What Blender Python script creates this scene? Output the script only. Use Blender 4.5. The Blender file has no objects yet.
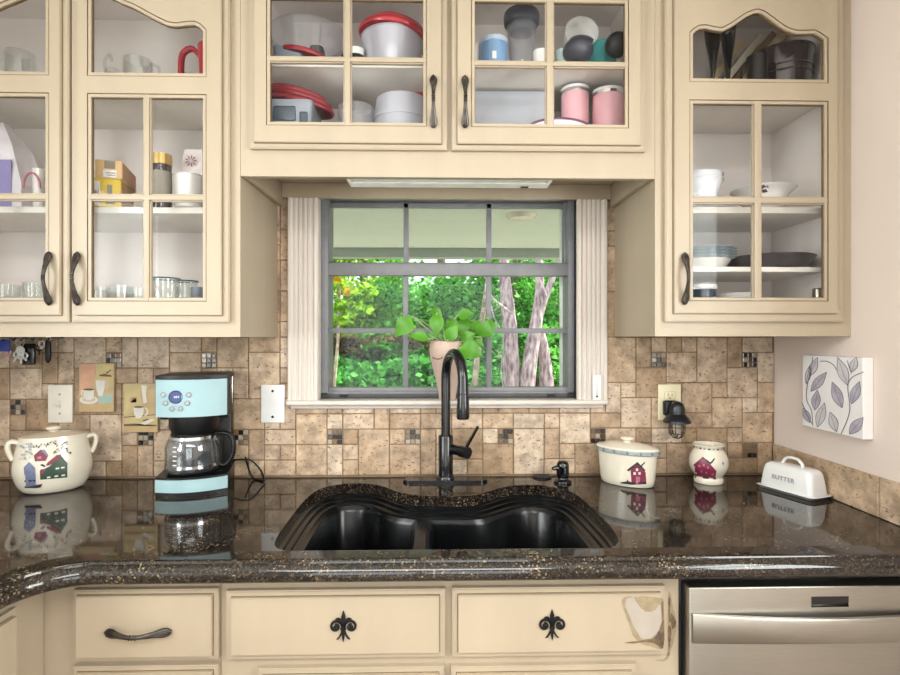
import bpy, bmesh, math, random
from mathutils import Vector, Matrix
from math import sin, cos, pi, radians, sqrt
random.seed(11)
SC = bpy.context.scene
COL = SC.collection
# ------------------------------------------------------------------ camera model (900x675 frame)
TH, CX, CY, CZ, FPX = radians(1.3), 0.0, -1.765, 1.371, 536.0

def ray(px, py):
    a, b = (px - 450) / FPX, -(py - 337.5) / FPX
    return Vector((sin(TH) + a * cos(TH), cos(TH) - a * sin(TH), b))
CAM = Vector((CX, CY, CZ))
def P(px, py, y):            # point seen at a pixel on the plane Y = y
    d = ray(px, py); return CAM + d * ((y - CY) / d.y)
def G(px, py, z):            # ... on the plane Z = z
    d = ray(px, py); return CAM + d * ((z - CZ) / d.z)
def Q(px, py, x):            # ... on the plane X = x
    d = ray(px, py); return CAM + d * ((x - CX) / d.x)
def X(px, y): return P(px, 337, y).x
def Z(py, y, ref=450): return P(ref, py, y).z
def S(px, y):                # metres per pixel there
    return (P(px + 1, 337, y) - P(px, 337, y)).x

# ------------------------------------------------------------------ materials
def lin(h):
    h = h.lstrip('#'); o = []
    for i in (0, 2, 4):
        c = int(h[i:i + 2], 16) / 255
        o.append(c / 12.92 if c <= .04045 else ((c + .055) / 1.055) ** 2.4)
    return (*o, 1)
MC = {}
def mat(name, hexc, rough=.5, metal=0., coat=0., vary=.06, scale=18., bump=0., bscale=None, stretch=(1, 1, 1), spec=.5, hex2=None, trans=0.):
    if name in MC: return MC[name]
    m = bpy.data.materials.new(name); m.use_nodes = True; nt = m.node_tree; n = nt.nodes; L = nt.links
    b = n['Principled BSDF']
    b.inputs['Roughness'].default_value = rough; b.inputs['Metallic'].default_value = metal
    b.inputs['Coat Weight'].default_value = coat; b.inputs['Coat Roughness'].default_value = .05
    b.inputs['Specular IOR Level'].default_value = spec
    tc = n.new('ShaderNodeTexCoord'); mp = n.new('ShaderNodeMapping'); mp.inputs['Scale'].default_value = stretch
    L.new(tc.outputs['Object'], mp.inputs['Vector'])
    nz = n.new('ShaderNodeTexNoise'); nz.inputs['Scale'].default_value = scale; nz.inputs['Detail'].default_value = 5
    L.new(mp.outputs['Vector'], nz.inputs['Vector'])
    rp = n.new('ShaderNodeValToRGB'); c = lin(hexc)
    c2 = lin(hex2) if hex2 else tuple(max(0, v * (1 - 2 * vary)) for v in c[:3]) + (1,)
    c1 = c if hex2 else tuple(min(1, v * (1 + vary)) for v in c[:3]) + (1,)
    rp.color_ramp.elements[0].position = .3; rp.color_ramp.elements[1].position = .7
    rp.color_ramp.elements[0].color = c2; rp.color_ramp.elements[1].color = c1
    L.new(nz.outputs['Fac'], rp.inputs['Fac']); L.new(rp.outputs['Color'], b.inputs['Base Color'])
    if bump:
        nb = n.new('ShaderNodeTexNoise'); nb.inputs['Scale'].default_value = bscale or scale * 3; nb.inputs['Detail'].default_value = 4
        L.new(mp.outputs['Vector'], nb.inputs['Vector'])
        bu = n.new('ShaderNodeBump'); bu.inputs['Strength'].default_value = bump; bu.inputs['Distance'].default_value = .002
        L.new(nb.outputs['Fac'], bu.inputs['Height']); L.new(bu.outputs['Normal'], b.inputs['Normal'])
    MC[name] = m; return m
def clear(name, tint='FFFFFF', body=0., bodyhex='FFFFFF', edge=.5, base=.04):
    """thin clear glass or plastic: see-through, mirror-like towards the rim, with some milky body"""
    if name in MC: return MC[name]
    m = bpy.data.materials.new(name); m.use_nodes = True; nt = m.node_tree; n = nt.nodes; L = nt.links
    out = n['Material Output']; n.remove(n['Principled BSDF'])
    tr = n.new('ShaderNodeBsdfTransparent'); tr.inputs['Color'].default_value = lin(tint)
    gl = n.new('ShaderNodeBsdfGlossy'); gl.inputs['Roughness'].default_value = .03
    lw = n.new('ShaderNodeLayerWeight'); lw.inputs['Blend'].default_value = .5
    pw = n.new('ShaderNodeMath'); pw.operation = 'POWER'; pw.inputs[1].default_value = 3.0
    ml = n.new('ShaderNodeMath'); ml.operation = 'MULTIPLY_ADD'; ml.inputs[1].default_value = edge; ml.inputs[2].default_value = base
    L.new(lw.outputs['Facing'], pw.inputs[0]); L.new(pw.outputs[0], ml.inputs[0])
    mx = n.new('ShaderNodeMixShader'); L.new(ml.outputs[0], mx.inputs['Fac'])
    L.new(tr.outputs[0], mx.inputs[1]); L.new(gl.outputs[0], mx.inputs[2]); last = mx
    if body > 0:
        df = n.new('ShaderNodeBsdfDiffuse'); nz = n.new('ShaderNodeTexNoise'); nz.inputs['Scale'].default_value = 25
        rp = n.new('ShaderNodeValToRGB'); c = lin(bodyhex)
        rp.color_ramp.elements[0].color = tuple(v * .9 for v in c[:3]) + (1,); rp.color_ramp.elements[1].color = c
        L.new(nz.outputs['Fac'], rp.inputs['Fac']); L.new(rp.outputs['Color'], df.inputs['Color'])
        m2 = n.new('ShaderNodeMixShader'); m2.inputs['Fac'].default_value = body
        L.new(mx.outputs[0], m2.inputs[1]); L.new(df.outputs[0], m2.inputs[2]); last = m2
    L.new(last.outputs[0], out.inputs['Surface']); MC[name] = m; return m

# ------------------------------------------------------------------ mesh collecting
class MB:
    def __init__(s): s.v = []; s.f = []; s.m = []
    def add(s, vs, fs, mi=0, M=None):
        o = len(s.v)
        s.v += [tuple(M @ Vector(q)) if M else tuple(q) for q in vs]
        s.f += [tuple(i + o for i in f) for f in fs]; s.m += [mi] * len(fs)
    def bm(s, bm, mi=0, M=None):
        bm.verts.ensure_lookup_table(); bm.verts.index_update()
        s.add([v.co.copy() for v in bm.verts], [[v.index for v in f.verts] for f in bm.faces], mi, M); bm.free()
    def box(s, x0, x1, y0, y1, z0, z1, bev=0., mi=0, M=None, seg=2):
        bm = bmesh.new(); r = bmesh.ops.create_cube(bm, size=1)
        for v in bm.verts:
            v.co = Vector(((x0 + x1) / 2 + v.co.x * (x1 - x0), (y0 + y1) / 2 + v.co.y * (y1 - y0), (z0 + z1) / 2 + v.co.z * (z1 - z0)))
        if bev: bmesh.ops.bevel(bm, geom=list(bm.edges), offset=bev, segments=seg, profile=.5, affect='EDGES')
        s.bm(bm, mi, M)
    def plate(s, outer, holes, w0, w1, mi=0, mp=None, M=None):
        mp = mp or (lambda u, v, w: (u, w, v))
        bm = bmesh.new(); loops = []; es = []
        for lp in [outer] + list(holes):
            vs = [bm.verts.new((u, v, 0)) for u, v in lp]; loops.append(vs)
            es += [bm.edges.new((vs[i], vs[(i + 1) % len(vs)])) for i in range(len(vs))]
        bmesh.ops.triangle_fill(bm, use_beauty=True, use_dissolve=False, edges=es)
        bm.verts.index_update(); n = len(bm.verts)
        uv = [(v.co.x, v.co.y) for v in bm.verts]; tri = [[v.index for v in f.verts] for f in bm.faces]
        vs = [mp(u, v, w0) for u, v in uv] + [mp(u, v, w1) for u, v in uv]
        fs = tri + [[i + n for i in reversed(t)] for t in tri]
        for lp in loops:
            ix = [v.index for v in lp]
            for i in range(len(ix)):
                a, b = ix[i], ix[(i + 1) % len(ix)]; fs.append((a, b, b + n, a + n))
        bm.free(); s.add(vs, fs, mi, M)
    def lathe(s, prof, c=(0, 0, 0), n=32, sx=1., sy=1., rot=0., mi=0, M=None, a0=0., a1=2 * pi):
        full = abs(a1 - a0 - 2 * pi) < 1e-6; k = n if full else n + 1
        vs = []; fs = []
        for r, z in prof:
            for i in range(k):
                a = a0 + (a1 - a0) * i / n
                x, y = r * cos(a) * sx, r * sin(a) * sy
                vs.append((c[0] + x * cos(rot) - y * sin(rot), c[1] + x * sin(rot) + y * cos(rot), c[2] + z))
        for j in range(len(prof) - 1):
            for i in range(n):
                i2 = (i + 1) % k
                fs.append((j * k + i, j * k + i2, (j + 1) * k + i2, (j + 1) * k + i))
        if full:
            if prof[0][0] > 1e-6: fs.append(tuple(range(k))[::-1])
            if prof[-1][0] > 1e-6: fs.append(tuple((len(prof) - 1) * k + i for i in range(k)))
        s.add(vs, fs, mi, M)
    def tube(s, pts, r, n=12, mi=0, M=None, flat=None):
        pts = [Vector(p) for p in pts]; m = len(pts)
        rs = r if isinstance(r, list) else [r] * m
        t0 = (pts[1] - pts[0]).normalized()
        u = t0.orthogonal().normalized() if flat is None else (Vector(flat) - t0 * t0.dot(Vector(flat))).normalized()
        vs = []; fs = []
        for i, p in enumerate(pts):
            t = (pts[min(i + 1, m - 1)] - pts[max(i - 1, 0)]).normalized()
            u = (u - t * t.dot(u)).normalized(); w = t.cross(u)
            ra, rb = rs[i] if isinstance(rs[i], (tuple, list)) else (rs[i], rs[i])
            for k in range(n):
                a = 2 * pi * k / n; vs.append(p + u * cos(a) * ra + w * sin(a) * rb)
        for i in range(m - 1):
            for k in range(n):
                fs.append((i * n + k, i * n + (k + 1) % n, (i + 1) * n + (k + 1) % n, (i + 1) * n + k))
        fs.append(tuple(range(n))[::-1]); fs.append(tuple((m - 1) * n + k for k in range(n)))
        s.add(vs, fs, mi, M)
    def ball(s, c, r, sx=1., sy=1., sz=1., n=20, mi=0, M=None):
        s.lathe([(max(1e-7, r * sin(pi * k / 12)), -r * cos(pi * k / 12) * sz) for k in range(13)], c, n, sx, sy, 0, mi, M)
    def sweep(s, path, prof, closed=False, mi=0):
        """profile (offset outwards, z) along a plan path; outwards = right-hand side of travel"""
        k = len(prof); vs = []; fs = []; n = len(path)
        for i, (x, y) in enumerate(path):
            ds = []
            if closed or i > 0: a = path[i - 1]; ds.append(Vector((x - a[0], y - a[1])).normalized())
            if closed or i < n - 1: b = path[(i + 1) % n]; ds.append(Vector((b[0] - x, b[1] - y)).normalized())
            nn = [Vector((d.y, -d.x)) for d in ds]
            o = nn[0] if len(nn) == 1 else (nn[0] + nn[1]) / max(.35, 1 + nn[0].dot(nn[1]))
            for q, z in prof: vs.append((x + o.x * q, y + o.y * q, z))
        for i in range(n if closed else n - 1):
            for j in range(k - 1):
                a, b = i * k + j, ((i + 1) % n) * k + j; fs.append((a, b, b + 1, a + 1))
        s.add(vs, fs, mi)
    def decal(s, poly, fn, mi=0, cuts=2):
        """a painted patch: 2-D polygon, cut up and laid on a surface by fn"""
        bm = bmesh.new(); vs = [bm.verts.new((u, v, 0)) for u, v in poly]; bm.faces.new(vs)
        bmesh.ops.triangulate(bm, faces=list(bm.faces))
        if cuts: bmesh.ops.subdivide_edges(bm, edges=list(bm.edges), cuts=cuts, use_grid_fill=True)
        for v in bm.verts: v.co = Vector(fn(v.co.x, v.co.y))
        s.bm(bm, mi)
    def text(s, body, size, M, depth=.0006, mi=0, align='CENTER', spacing=1.):
        c = bpy.data.curves.new('lettering', 'FONT'); c.body = body; c.size = size; c.extrude = depth; c.align_x = align; c.align_y = 'CENTER'
        c.space_character = spacing
        o = bpy.data.objects.new('lettering', c); COL.objects.link(o); bpy.context.view_layer.update()
        me = bpy.data.meshes.new_from_object(o.evaluated_get(bpy.context.evaluated_depsgraph_get()))
        s.add([v.co.copy() for v in me.vertices], [list(p.vertices) for p in me.polygons], mi, M)
        bpy.data.objects.remove(o); bpy.data.curves.remove(c); bpy.data.meshes.remove(me)
    def mesh(s, name, mats, T=None, smooth=32, recalc=True):
        me = bpy.data.meshes.new(name)
        vs = [T @ Vector(v) for v in s.v] if T else s.v
        me.from_pydata([tuple(v) for v in vs], [], s.f)
        for m in (mats if isinstance(mats, (list, tuple)) else [mats]): me.materials.append(m)
        me.polygons.foreach_set('material_index', s.m)
        if recalc:
            bm = bmesh.new(); bm.from_mesh(me); bmesh.ops.recalc_face_normals(bm, faces=bm.faces); bm.to_mesh(me); bm.free()
        if smooth:
            me.shade_smooth(); me.set_sharp_from_angle(angle=radians(smooth))
        me.update(); return me

WM = {}
def thing(name, label, cat, loc=(0, 0, 0), rotz=0., group=None, kind=None):
    o = bpy.data.objects.new(name, None); COL.objects.link(o); o.empty_display_size = .03
    o.location = loc; o.rotation_euler = (0, 0, rotz)
    if label: o['label'] = label
    if cat: o['category'] = cat
    if group: o['group'] = group
    if kind: o['kind'] = kind
    WM[o] = Matrix.Translation(Vector(loc)) @ Matrix.Rotation(rotz, 4, 'Z'); return o
def part(name, mb, mats, parent, local=False, label=None, smooth=32, recalc=True):
    T = None if local else WM[parent].inverted()
    o = bpy.data.objects.new(name, mb.mesh(name, mats, T, smooth, recalc)); COL.objects.link(o); o.parent = parent
    if label: o['label'] = label
    WM[o] = WM[parent]; return o
def solo(name, mb, mats, label, cat, group=None, smooth=32, recalc=True, kind=None):
    xs, ys, zs = zip(*mb.v); c = Vector(((min(xs) + max(xs)) / 2, (min(ys) + max(ys)) / 2, min(zs)))
    o = bpy.data.objects.new(name, mb.mesh(name, mats, Matrix.Translation(-c), smooth, recalc)); COL.objects.link(o); o.location = c
    if label: o['label'] = label
    if cat: o['category'] = cat
    if group: o['group'] = group
    if kind: o['kind'] = kind
    WM[o] = Matrix.Translation(c); return o
def struct(name, mb, mats, smooth=32):
    o = solo(name, mb, mats, None, None, smooth=smooth, kind='structure'); return o
def copy_tree(o, parent=None):
    c = o.copy(); COL.objects.link(c)
    if parent: c.parent = parent
    for ch in list(o.children): copy_tree(ch, c)
    return c

def offs(poly, d):
    """offset a closed 2-D polygon inwards by d (negative: outwards)"""
    A = sum(poly[i][0] * poly[(i + 1) % len(poly)][1] - poly[(i + 1) % len(poly)][0] * poly[i][1] for i in range(len(poly)))
    sg = 1 if A > 0 else -1; out = []; n = len(poly)
    for i in range(n):
        p0, p, p1 = Vector(poly[i - 1]), Vector(poly[i]), Vector(poly[(i + 1) % n])
        a, b = (p - p0).normalized(), (p1 - p).normalized()
        na, nb = Vector((-a.y, a.x)) * sg, Vector((-b.y, b.x)) * sg
        o = (na + nb) / max(.4, 1 + na.dot(nb)); q = p + o * d; out.append((q.x, q.y))
    return out
def rect(x0, x1, z0, z1): return [(x0, z0), (x1, z0), (x1, z1), (x0, z1)]
def smoothline(pts, k=6, closed=False):
    """Catmull-Rom through the points"""
    out = []; n = len(pts); P_ = [Vector(p) for p in pts]
    rng = range(n) if closed else range(n - 1)
    for i in rng:
        p0 = P_[i - 1] if (closed or i > 0) else P_[0]; p1 = P_[i]; p2 = P_[(i + 1) % n]
        p3 = P_[(i + 2) % n] if (closed or i + 2 < n) else P_[-1]
        for j in range(k):
            t = j / k
            out.append(.5 * ((2 * p1) + (p2 - p0) * t + (2 * p0 - 5 * p1 + 4 * p2 - p3) * t * t + (3 * p1 - p0 - 3 * p2 + p3) * t ** 3))
    if not closed: out.append(P_[-1])
    return [tuple(p) for p in out]
def ribbon(pts, ws):
    """2-D stroke polygon along pts, half widths ws"""
    n = len(pts); L_ = []; R_ = []
    for i in range(n):
        a, b = Vector(pts[max(0, i - 1)]), Vector(pts[min(n - 1, i + 1)]); d = (b - a).normalized(); w = ws[i] if isinstance(ws, (list, tuple)) else ws
        nrm = Vector((-d.y, d.x)) * w; p = Vector(pts[i]); L_.append(tuple(p + nrm)); R_.append(tuple(p - nrm))
    return L_ + R_[::-1]

# ------------------------------------------------------------------ palette
CREAM = mat('cream_paint', 'A69782', .42, vary=.035, scale=9, stretch=(1, 1, .15), bump=.03)
GLAZE = mat('brown_glaze', '6A563C', .5, vary=.15, scale=40)
LINER = mat('cabinet_liner', 'EEE6E1', .55, vary=.03, scale=6)
PANE = clear('cabinet_glass', 'FFFFFF', edge=.4, base=.009)
BRONZE = mat('dark_bronze', '2B2622', .35, metal=.7, vary=.3, scale=60, hex2='57504A')
WHITE = mat('white_gloss', 'DDDCDA', .2, coat=.3, vary=.02)
IVORY = mat('ivory_plastic', 'D6CFBC', .35, vary=.02)
BLACK = mat('black_matte', '0B0B0D', .38, vary=.2, spec=.35)
BLACKG = mat('black_gloss', '09090B', .14, coat=.25, vary=.1)
CHROME = mat('chrome', 'D8D8DA', .12, metal=1, vary=.03)
RED = mat('red_plastic', 'A01C2A', .3, vary=.06)
CLEARP = clear('clear_plastic', 'F4F4F6', .09, 'E0E0E6', .75, .06)
MILKY = clear('milky_plastic', 'F2F2F6', .42, 'DCDCE4', .5, .05)
CLEARG = clear('clear_glassware', 'F8FAF9', .015, 'E8F0EC', 1.0, .07)
GREYP = mat('grey_plastic', '6E7680', .35, vary=.08)
# ------------------------------------------------------------------ setting
YF, YD, YBF, YBD = -.33, -.352, -.60, -.622
XL, XR, ZC, ZT = -1.50, 1.125, .914, 2.44
def emat(name): return MC[name]
WALLW = mat('plain_wall_paint', 'DAD9D6', .7, vary=.015, scale=3)
WALLP = mat('wall_paint', 'D2C3B9', .7, vary=.015, scale=3, bump=.08, bscale=220)
CEILP = mat('ceiling_paint', 'ECE8E0', .8, vary=.01)
FLOORM = mat('floor_wood', '988C80', .35, vary=.2, scale=5, stretch=(1, 12, 1))
TRIMW = mat('window_trim_paint', 'CEC4BB', .4, vary=.06, scale=14, stretch=(1, 1, .12))
ALU = mat('grey_window_metal', '77777A', .45, metal=.0, vary=.06, scale=30)
ALUD = mat('dark_window_track', '3A3A3C', .5, vary=.1)

wo0, wo1 = X(318, 0), X(577, 0); wz0 = Z(403, 0); wz1 = Z(196, .03) + .012
m = MB(); m.plate(rect(XL - .15, XR + .15, -.1, 2.6), [rect(wo0, wo1, wz0, wz1)], .0085, .15); struct('wall_back', m, WALLP)
mpx = lambda u, v, w: (w, u, v)
sw = rect(-2.15, -1.05, 1.02, 2.12)     # unseen side windows, added to carry fill light
m = MB(); m.plate(rect(-4.3, .0085, -.1, 2.6), [sw], XR, XR + .12, 0, mpx); struct('wall_right', m, WALLP)
m = MB(); m.plate(rect(-4.3, .0085, -.1, 2.6), [sw], XL - .12, XL, 0, mpx); struct('wall_left', m, WALLW)
for wn, xa_, xb_ in (('added_window_right', XR + .04, XR + .09), ('added_window_left', XL - .09, XL - .04)):
    wt = thing(wn, None, None, ((xa_ + xb_) / 2, -1.6, 1.02), kind='structure')
    m = MB(); m.plate(sw, [offs(sw, .045)], xa_, xb_, 0, mpx); m.box(xa_ + .01, xb_ - .01, -2.11, -1.09, 1.55, 1.59); part('window_frame', m, CEILP, wt)
    m = MB(); m.plate(offs(sw, .04), [], xa_ + .022, xa_ + .026, 0, mpx); part('glass', m, clear('added_pane_glass', 'FAFCFA', edge=.35, base=.012), wt)
m = MB(); ro0, ro1, rz1 = -1.15, .85, 2.08; m.plate(rect(XL - .12, XR + .12, -.1, 2.6), [rect(ro0, ro1, .02, rz1)], -4.42, -4.3); struct('wall_rear', m, WALLW)
pd = thing('added_rear_door', None, None, (-.15, -4.36, .02), kind='structure')     # unseen glazed door, added behind the camera for fill light
m = MB()
for a, b in ((ro0, ro0 + .07), (-.185, -.115), (ro1 - .07, ro1)): m.box(a, b, -4.40, -4.33, .02, rz1, .004)
for a, b in ((.02, .12), (rz1 - .07, rz1)): m.box(ro0 + .07, -.185, -4.395, -4.335, a, b, .004); m.box(-.115, ro1 - .07, -4.395, -4.335, a, b, .004)
part('added_door_frame', m, CEILP, pd)
m = MB(); m.box(ro0 + .06, ro1 - .06, -4.368, -4.362, .11, rz1 - .06); part('glass', m, clear('added_pane_glass', 'FAFCFA', edge=.35, base=.012), pd)
m = MB(); m.box(XL - .12, XR + .12, -4.42, .15, -.1, 0); struct('floor', m, FLOORM)
m = MB(); m.box(XL - .12, XR + .12, -4.42, .15, ZT, ZT + .12); struct('ceiling', m, CEILP)

# ---- travertine backsplash with small mosaic insets
def tile_mat():
    m = bpy.data.materials.new('travertine'); m.use_nodes = True; nt = m.node_tree; n = nt.nodes; L = nt.links; b = n['Principled BSDF']
    ge = n.new('ShaderNodeNewGeometry'); tc = n.new('ShaderNodeTexCoord')
    rp = n.new('ShaderNodeValToRGB'); cr = rp.color_ramp
    cols = ['A89079', 'B8A28C', '9C8369', 'BEAB97', 'B0987F', 'A28A71', 'B7A089']
    cr.interpolation = 'CONSTANT'
    for i, h in enumerate(cols):
        e = cr.elements[i] if i < 2 else cr.elements.new(i / len(cols))
        e.position = i / len(cols); e.color = lin(h)
    L.new(ge.outputs['Random Per Island'], rp.inputs['Fac'])
    n1 = n.new('ShaderNodeTexNoise'); n1.inputs['Scale'].default_value = 20; n1.inputs['Detail'].default_value = 7; n1.inputs['Roughness'].default_value = .65
    n4 = n.new('ShaderNodeTexNoise'); n4.noise_dimensions = '4D'; n4.inputs['Scale'].default_value = 9; n4.inputs['Detail'].default_value = 3
    L.new(tc.outputs['Object'], n1.inputs['Vector']); L.new(tc.outputs['Object'], n4.inputs['Vector'])
    ml = n.new('ShaderNodeMath'); ml.operation = 'MULTIPLY'; ml.inputs[1].default_value = 40
    L.new(ge.outputs['Random Per Island'], ml.inputs[0]); L.new(ml.outputs[0], n4.inputs['W'])
    mx = n.new('ShaderNodeMix'); mx.data_type = 'RGBA'; mx.blend_type = 'OVERLAY'; mx.inputs[0].default_value = .5
    bw = n.new('ShaderNodeValToRGB'); bw.color_ramp.elements[0].position = .35; bw.color_ramp.elements[1].position = .65
    bw.color_ramp.elements[0].color = (.1, .09, .07, 1); bw.color_ramp.elements[1].color = (.82, .81, .8, 1)
    L.new(n1.outputs['Fac'], bw.inputs['Fac']); L.new(rp.outputs['Color'], mx.inputs[6]); L.new(bw.outputs['Color'], mx.inputs[7])
    m2 = n.new('ShaderNodeMix'); m2.data_type = 'RGBA'; m2.blend_type = 'MIX'
    r4 = n.new('ShaderNodeValToRGB'); r4.color_ramp.elements[0].position = .52; r4.color_ramp.elements[1].position = .8
    r4.color_ramp.elements[0].color = (0, 0, 0, 1); r4.color_ramp.elements[1].color = (.55, .55, .55, 1)
    L.new(n4.outputs['Fac'], r4.inputs['Fac']); L.new(r4.outputs['Color'], m2.inputs[0])
    L.new(mx.outputs[2], m2.inputs[6]); m2.inputs[7].default_value = lin('96774F')
    # pits
    vo = n.new('ShaderNodeTexNoise'); vo.inputs['Scale'].default_value = 105; vo.inputs['Detail'].default_value = 2
    mp = n.new('ShaderNodeMapping'); mp.inputs['Scale'].default_value = (1, 1, 1.5); L.new(tc.outputs['Object'], mp.inputs['Vector']); L.new(mp.outputs[0], vo.inputs['Vector'])
    pr = n.new('ShaderNodeValToRGB'); pr.color_ramp.elements[0].position = .628; pr.color_ramp.elements[1].position = .69
    pr.color_ramp.elements[0].color = (0, 0, 0, 1); pr.color_ramp.elements[1].color = (.8, .8, .8, 1); L.new(vo.outputs['Fac'], pr.inputs['Fac'])
    m3 = n.new('ShaderNodeMix'); m3.data_type = 'RGBA'; L.new(pr.outputs['Color'], m3.inputs[0]); L.new(m2.outputs[2], m3.inputs[6]); m3.inputs[7].default_value = lin('6B5136')
    L.new(m3.outputs[2], b.inputs['Base Color']); b.inputs['Roughness'].default_value = .55
    bu = n.new('ShaderNodeBump'); bu.inputs['Strength'].default_value = .5; bu.inputs['Distance'].default_value = .003; bu.invert = True
    L.new(pr.outputs['Color'], bu.inputs['Height']); L.new(bu.outputs['Normal'], b.inputs['Normal'])
    return m
def mosaic_mat():
    m = bpy.data.materials.new('glass_mosaic'); m.use_nodes = True; nt = m.node_tree; n = nt.nodes; L = nt.links; b = n['Principled BSDF']
    ge = n.new('ShaderNodeNewGeometry'); rp = n.new('ShaderNodeValToRGB'); cr = rp.color_ramp; cr.interpolation = 'CONSTANT'
    cols = ['1D1A1C', '6F6254', '453C36', '8C8174', '2C2A2E', '7A6048', 'A3988A', '5A5450']
    for i, h in enumerate(cols):
        e = cr.elements[i] if i < 2 else cr.elements.new(i / len(cols))
        e.position = i / len(cols); e.color = lin(h)
    L.new(ge.outputs['Random Per Island'], rp.inputs['Fac']); L.new(rp.outputs['Color'], b.inputs['Base Color']); b.inputs['Roughness'].default_value = .15
    return m
TRAV, MOSA = tile_mat(), mosaic_mat()
GROUT = mat('grout', '80694F', .8, vary=.08, scale=40)
cw = (X(651.5, 0) - X(232.6, 0)) / 27; cx3 = X(651.5, 0)
rh = (Z(352.3, 0, 650) - Z(458.5, 0, 650)) / 7; zr1 = Z(352.3, 0, 650)
def colx(c): return cx3 + (c - 3) * cw
def rowz(r): return zr1 - (r - 1) * rh      # top of row r
tiles = []; occ = {}
mos = [(-13, 6), (-7, 6), (-1, 6), (-18, 6), (-24, 6), (-26, 1), (-32, 1), (-30, 6), (3, 1), (9, 1), (9, 7), (-38, 4)]
traced = [(0, 0, 2, 3), (2, 0, 1, 2), (3, 0, 1, 1), (4, 0, 1, 1), (5, 0, 1, 1), (4, 1, 2, 2), (6, 0, 2, 3), (8, 0, 1, 2), (9, 0, 2, 1), (10, 1, 2, 2),
          (2, 2, 2, 2), (8, 2, 2, 2), (1, 3, 1, 1), (0, 3, 1, 2), (4, 3, 1, 1), (5, 3, 2, 2), (7, 3, 1, 1), (10, 3, 2, 2), (1, 4, 2, 2), (3, 4, 2, 2), (7, 4, 2, 2),
          (9, 4, 1, 1), (9, 5, 2, 2), (-1, 5, 2, 1), (5, 5, 2, 1), (0, 6, 2, 1), (2, 6, 1, 1), (4, 7, 2, 2), (6, 6, 2, 2), (8, 6, 1, 1), (8, 7, 1, 1), (10, 7, 1, 2),
          (8, 8, 2, 1), (3, 7, 1, 1), (3, 8, 1, 1), (3, 6, 2, 1), (5, 6, 1, 1),
          (-12, 5, 2, 1), (-10, 5, 2, 1), (-14, 7, 2, 2), (-12, 6, 1, 3), (-8, 7, 2, 2), (-6, 6, 2, 3), (-4, 6, 1, 2), (-4, 8, 1, 1), (-2, 7, 2, 2), (-3, 7, 1, 1), (-3, 8, 1, 1), (-3, 5, 2, 2),
          (-8, 5, 2, 1), (-17, 5, 2, 1), (-20, 5, 2, 2), (-20, 7, 2, 2), (-18, 7, 1, 2), (-17, 6, 1, 1), (-16, 6, 2, 3)]
def put(c, r, w, h):
    for i in range(w):
        for j in range(h):
            if (c + i, r + j) in occ or r + j > 8: return False
    for i in range(w):
        for j in range(h): occ[(c + i, r + j)] = 1
    return True
for c, r in mos: put(c, r, 1, 1)
for t in traced:
    if put(*t): tiles.append(t)
rt = random.Random(5)
for r in range(-10, 9):
    for c in range(-42, 13):
        if (c, r) in occ: continue
        if r < 0 and not (-23 <= c <= 3): continue
        opts = [(2, 2), (2, 2), (2, 2), (2, 1), (1, 2), (2, 3), (1, 1)]; rt.shuffle(opts)
        for w, h in opts + [(1, 1)]:
            if put(c, r, w, h): tiles.append((c, r, w, h)); break
m = MB(); g_ = .0016
zlow, zhigh = ZC, 1.86
def add_tile(x0, x1, z0, z1, mi=0):
    x0, x1 = max(x0, XL), min(x1, XR); z0 = max(z0, zlow)
    for _ in range(1):
        if x1 <= wo0 or x0 >= wo1 or z1 <= wz0 or z0 >= wz1: break
        if x0 >= wo0 - .02 and x1 <= wo1 + .02 and z0 >= wz0 - .02: return
        if z0 < wz0 - .003 and x1 - wo0 > .02 and wo1 - x0 > .02: z1 = min(z1, wz0 - .001)
        elif x0 < wo0: x1 = min(x1, wo0)
        elif x1 > wo1: x0 = max(x0, wo1)
    x0 += g_; x1 -= g_; z0 += g_; z1 -= g_
    if x1 - x0 < .006 or z1 - z0 < .006: return
    b = .0022; j = lambda: rt.uniform(-.0007, .0007)
    o = [(x0 + j(), z0 + j()), (x1 + j(), z0 + j()), (x1 + j(), z1 + j()), (x0 + j(), z1 + j())]; q = [(x0 + b, z0 + b), (x1 - b, z0 + b), (x1 - b, z1 - b), (x0 + b, z1 - b)]
    vs = [(u, .006, v) for u, v in o] + [(u, .0014, v) for u, v in o] + [(u, 0, v) for u, v in q]
    fs = [(8, 9, 10, 11)] + [(i, (i + 1) % 4, (i + 1) % 4 + 4, i + 4) for i in range(4)] + [(i + 4, (i + 1) % 4 + 4, (i + 1) % 4 + 8, i + 8) for i in range(4)]
    m.add(vs, fs, mi)
for c, r, w, h in tiles: add_tile(colx(c), colx(c + w), rowz(r + h), rowz(r))
for c, r in mos:
    a, b2 = colx(c) + g_, rowz(r) - g_; q = (cw - 2 * g_) / 3
    for i in range(3):
        for j in range(3):
            m.box(a + i * q + .0009, a + (i + 1) * q - .0009, .0004, .006, b2 - (j + 1) * q + .0009, b2 - j * q - .0009, .0012, 1, seg=1)
m.plate(rect(XL, XR, zlow, 1.42) if False else [(XL, zlow), (XR, zlow), (XR, 1.40), (X(628, 0), 1.40), (X(628, 0), zhigh), (X(262, 0), zhigh), (X(262, 0), 1.40), (XL, 1.40)],
        [rect(wo0, wo1, wz0, zhigh - .004)], .0034, .008, 2)
struct('backsplash_panel', m, [TRAV, MOSA, GROUT], smooth=0)
# low strip of the same stone along the right wall
m = MB(); zt = Z(443.5, 0, 775); y = -.003
while y > -1.6:
    w = .43; xa = XR - .010
    m.box(xa, XR - .0005, y - w + .0015, y - .0015, ZC + .001, zt, .002, 0, seg=1); y -= w
m.box(XR - .006, XR - .0005, -1.6, -.001, ZC + .001, zt - .001, 0, 1)
struct('trim_1', m, [TRAV, GROUT], smooth=0)

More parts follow.
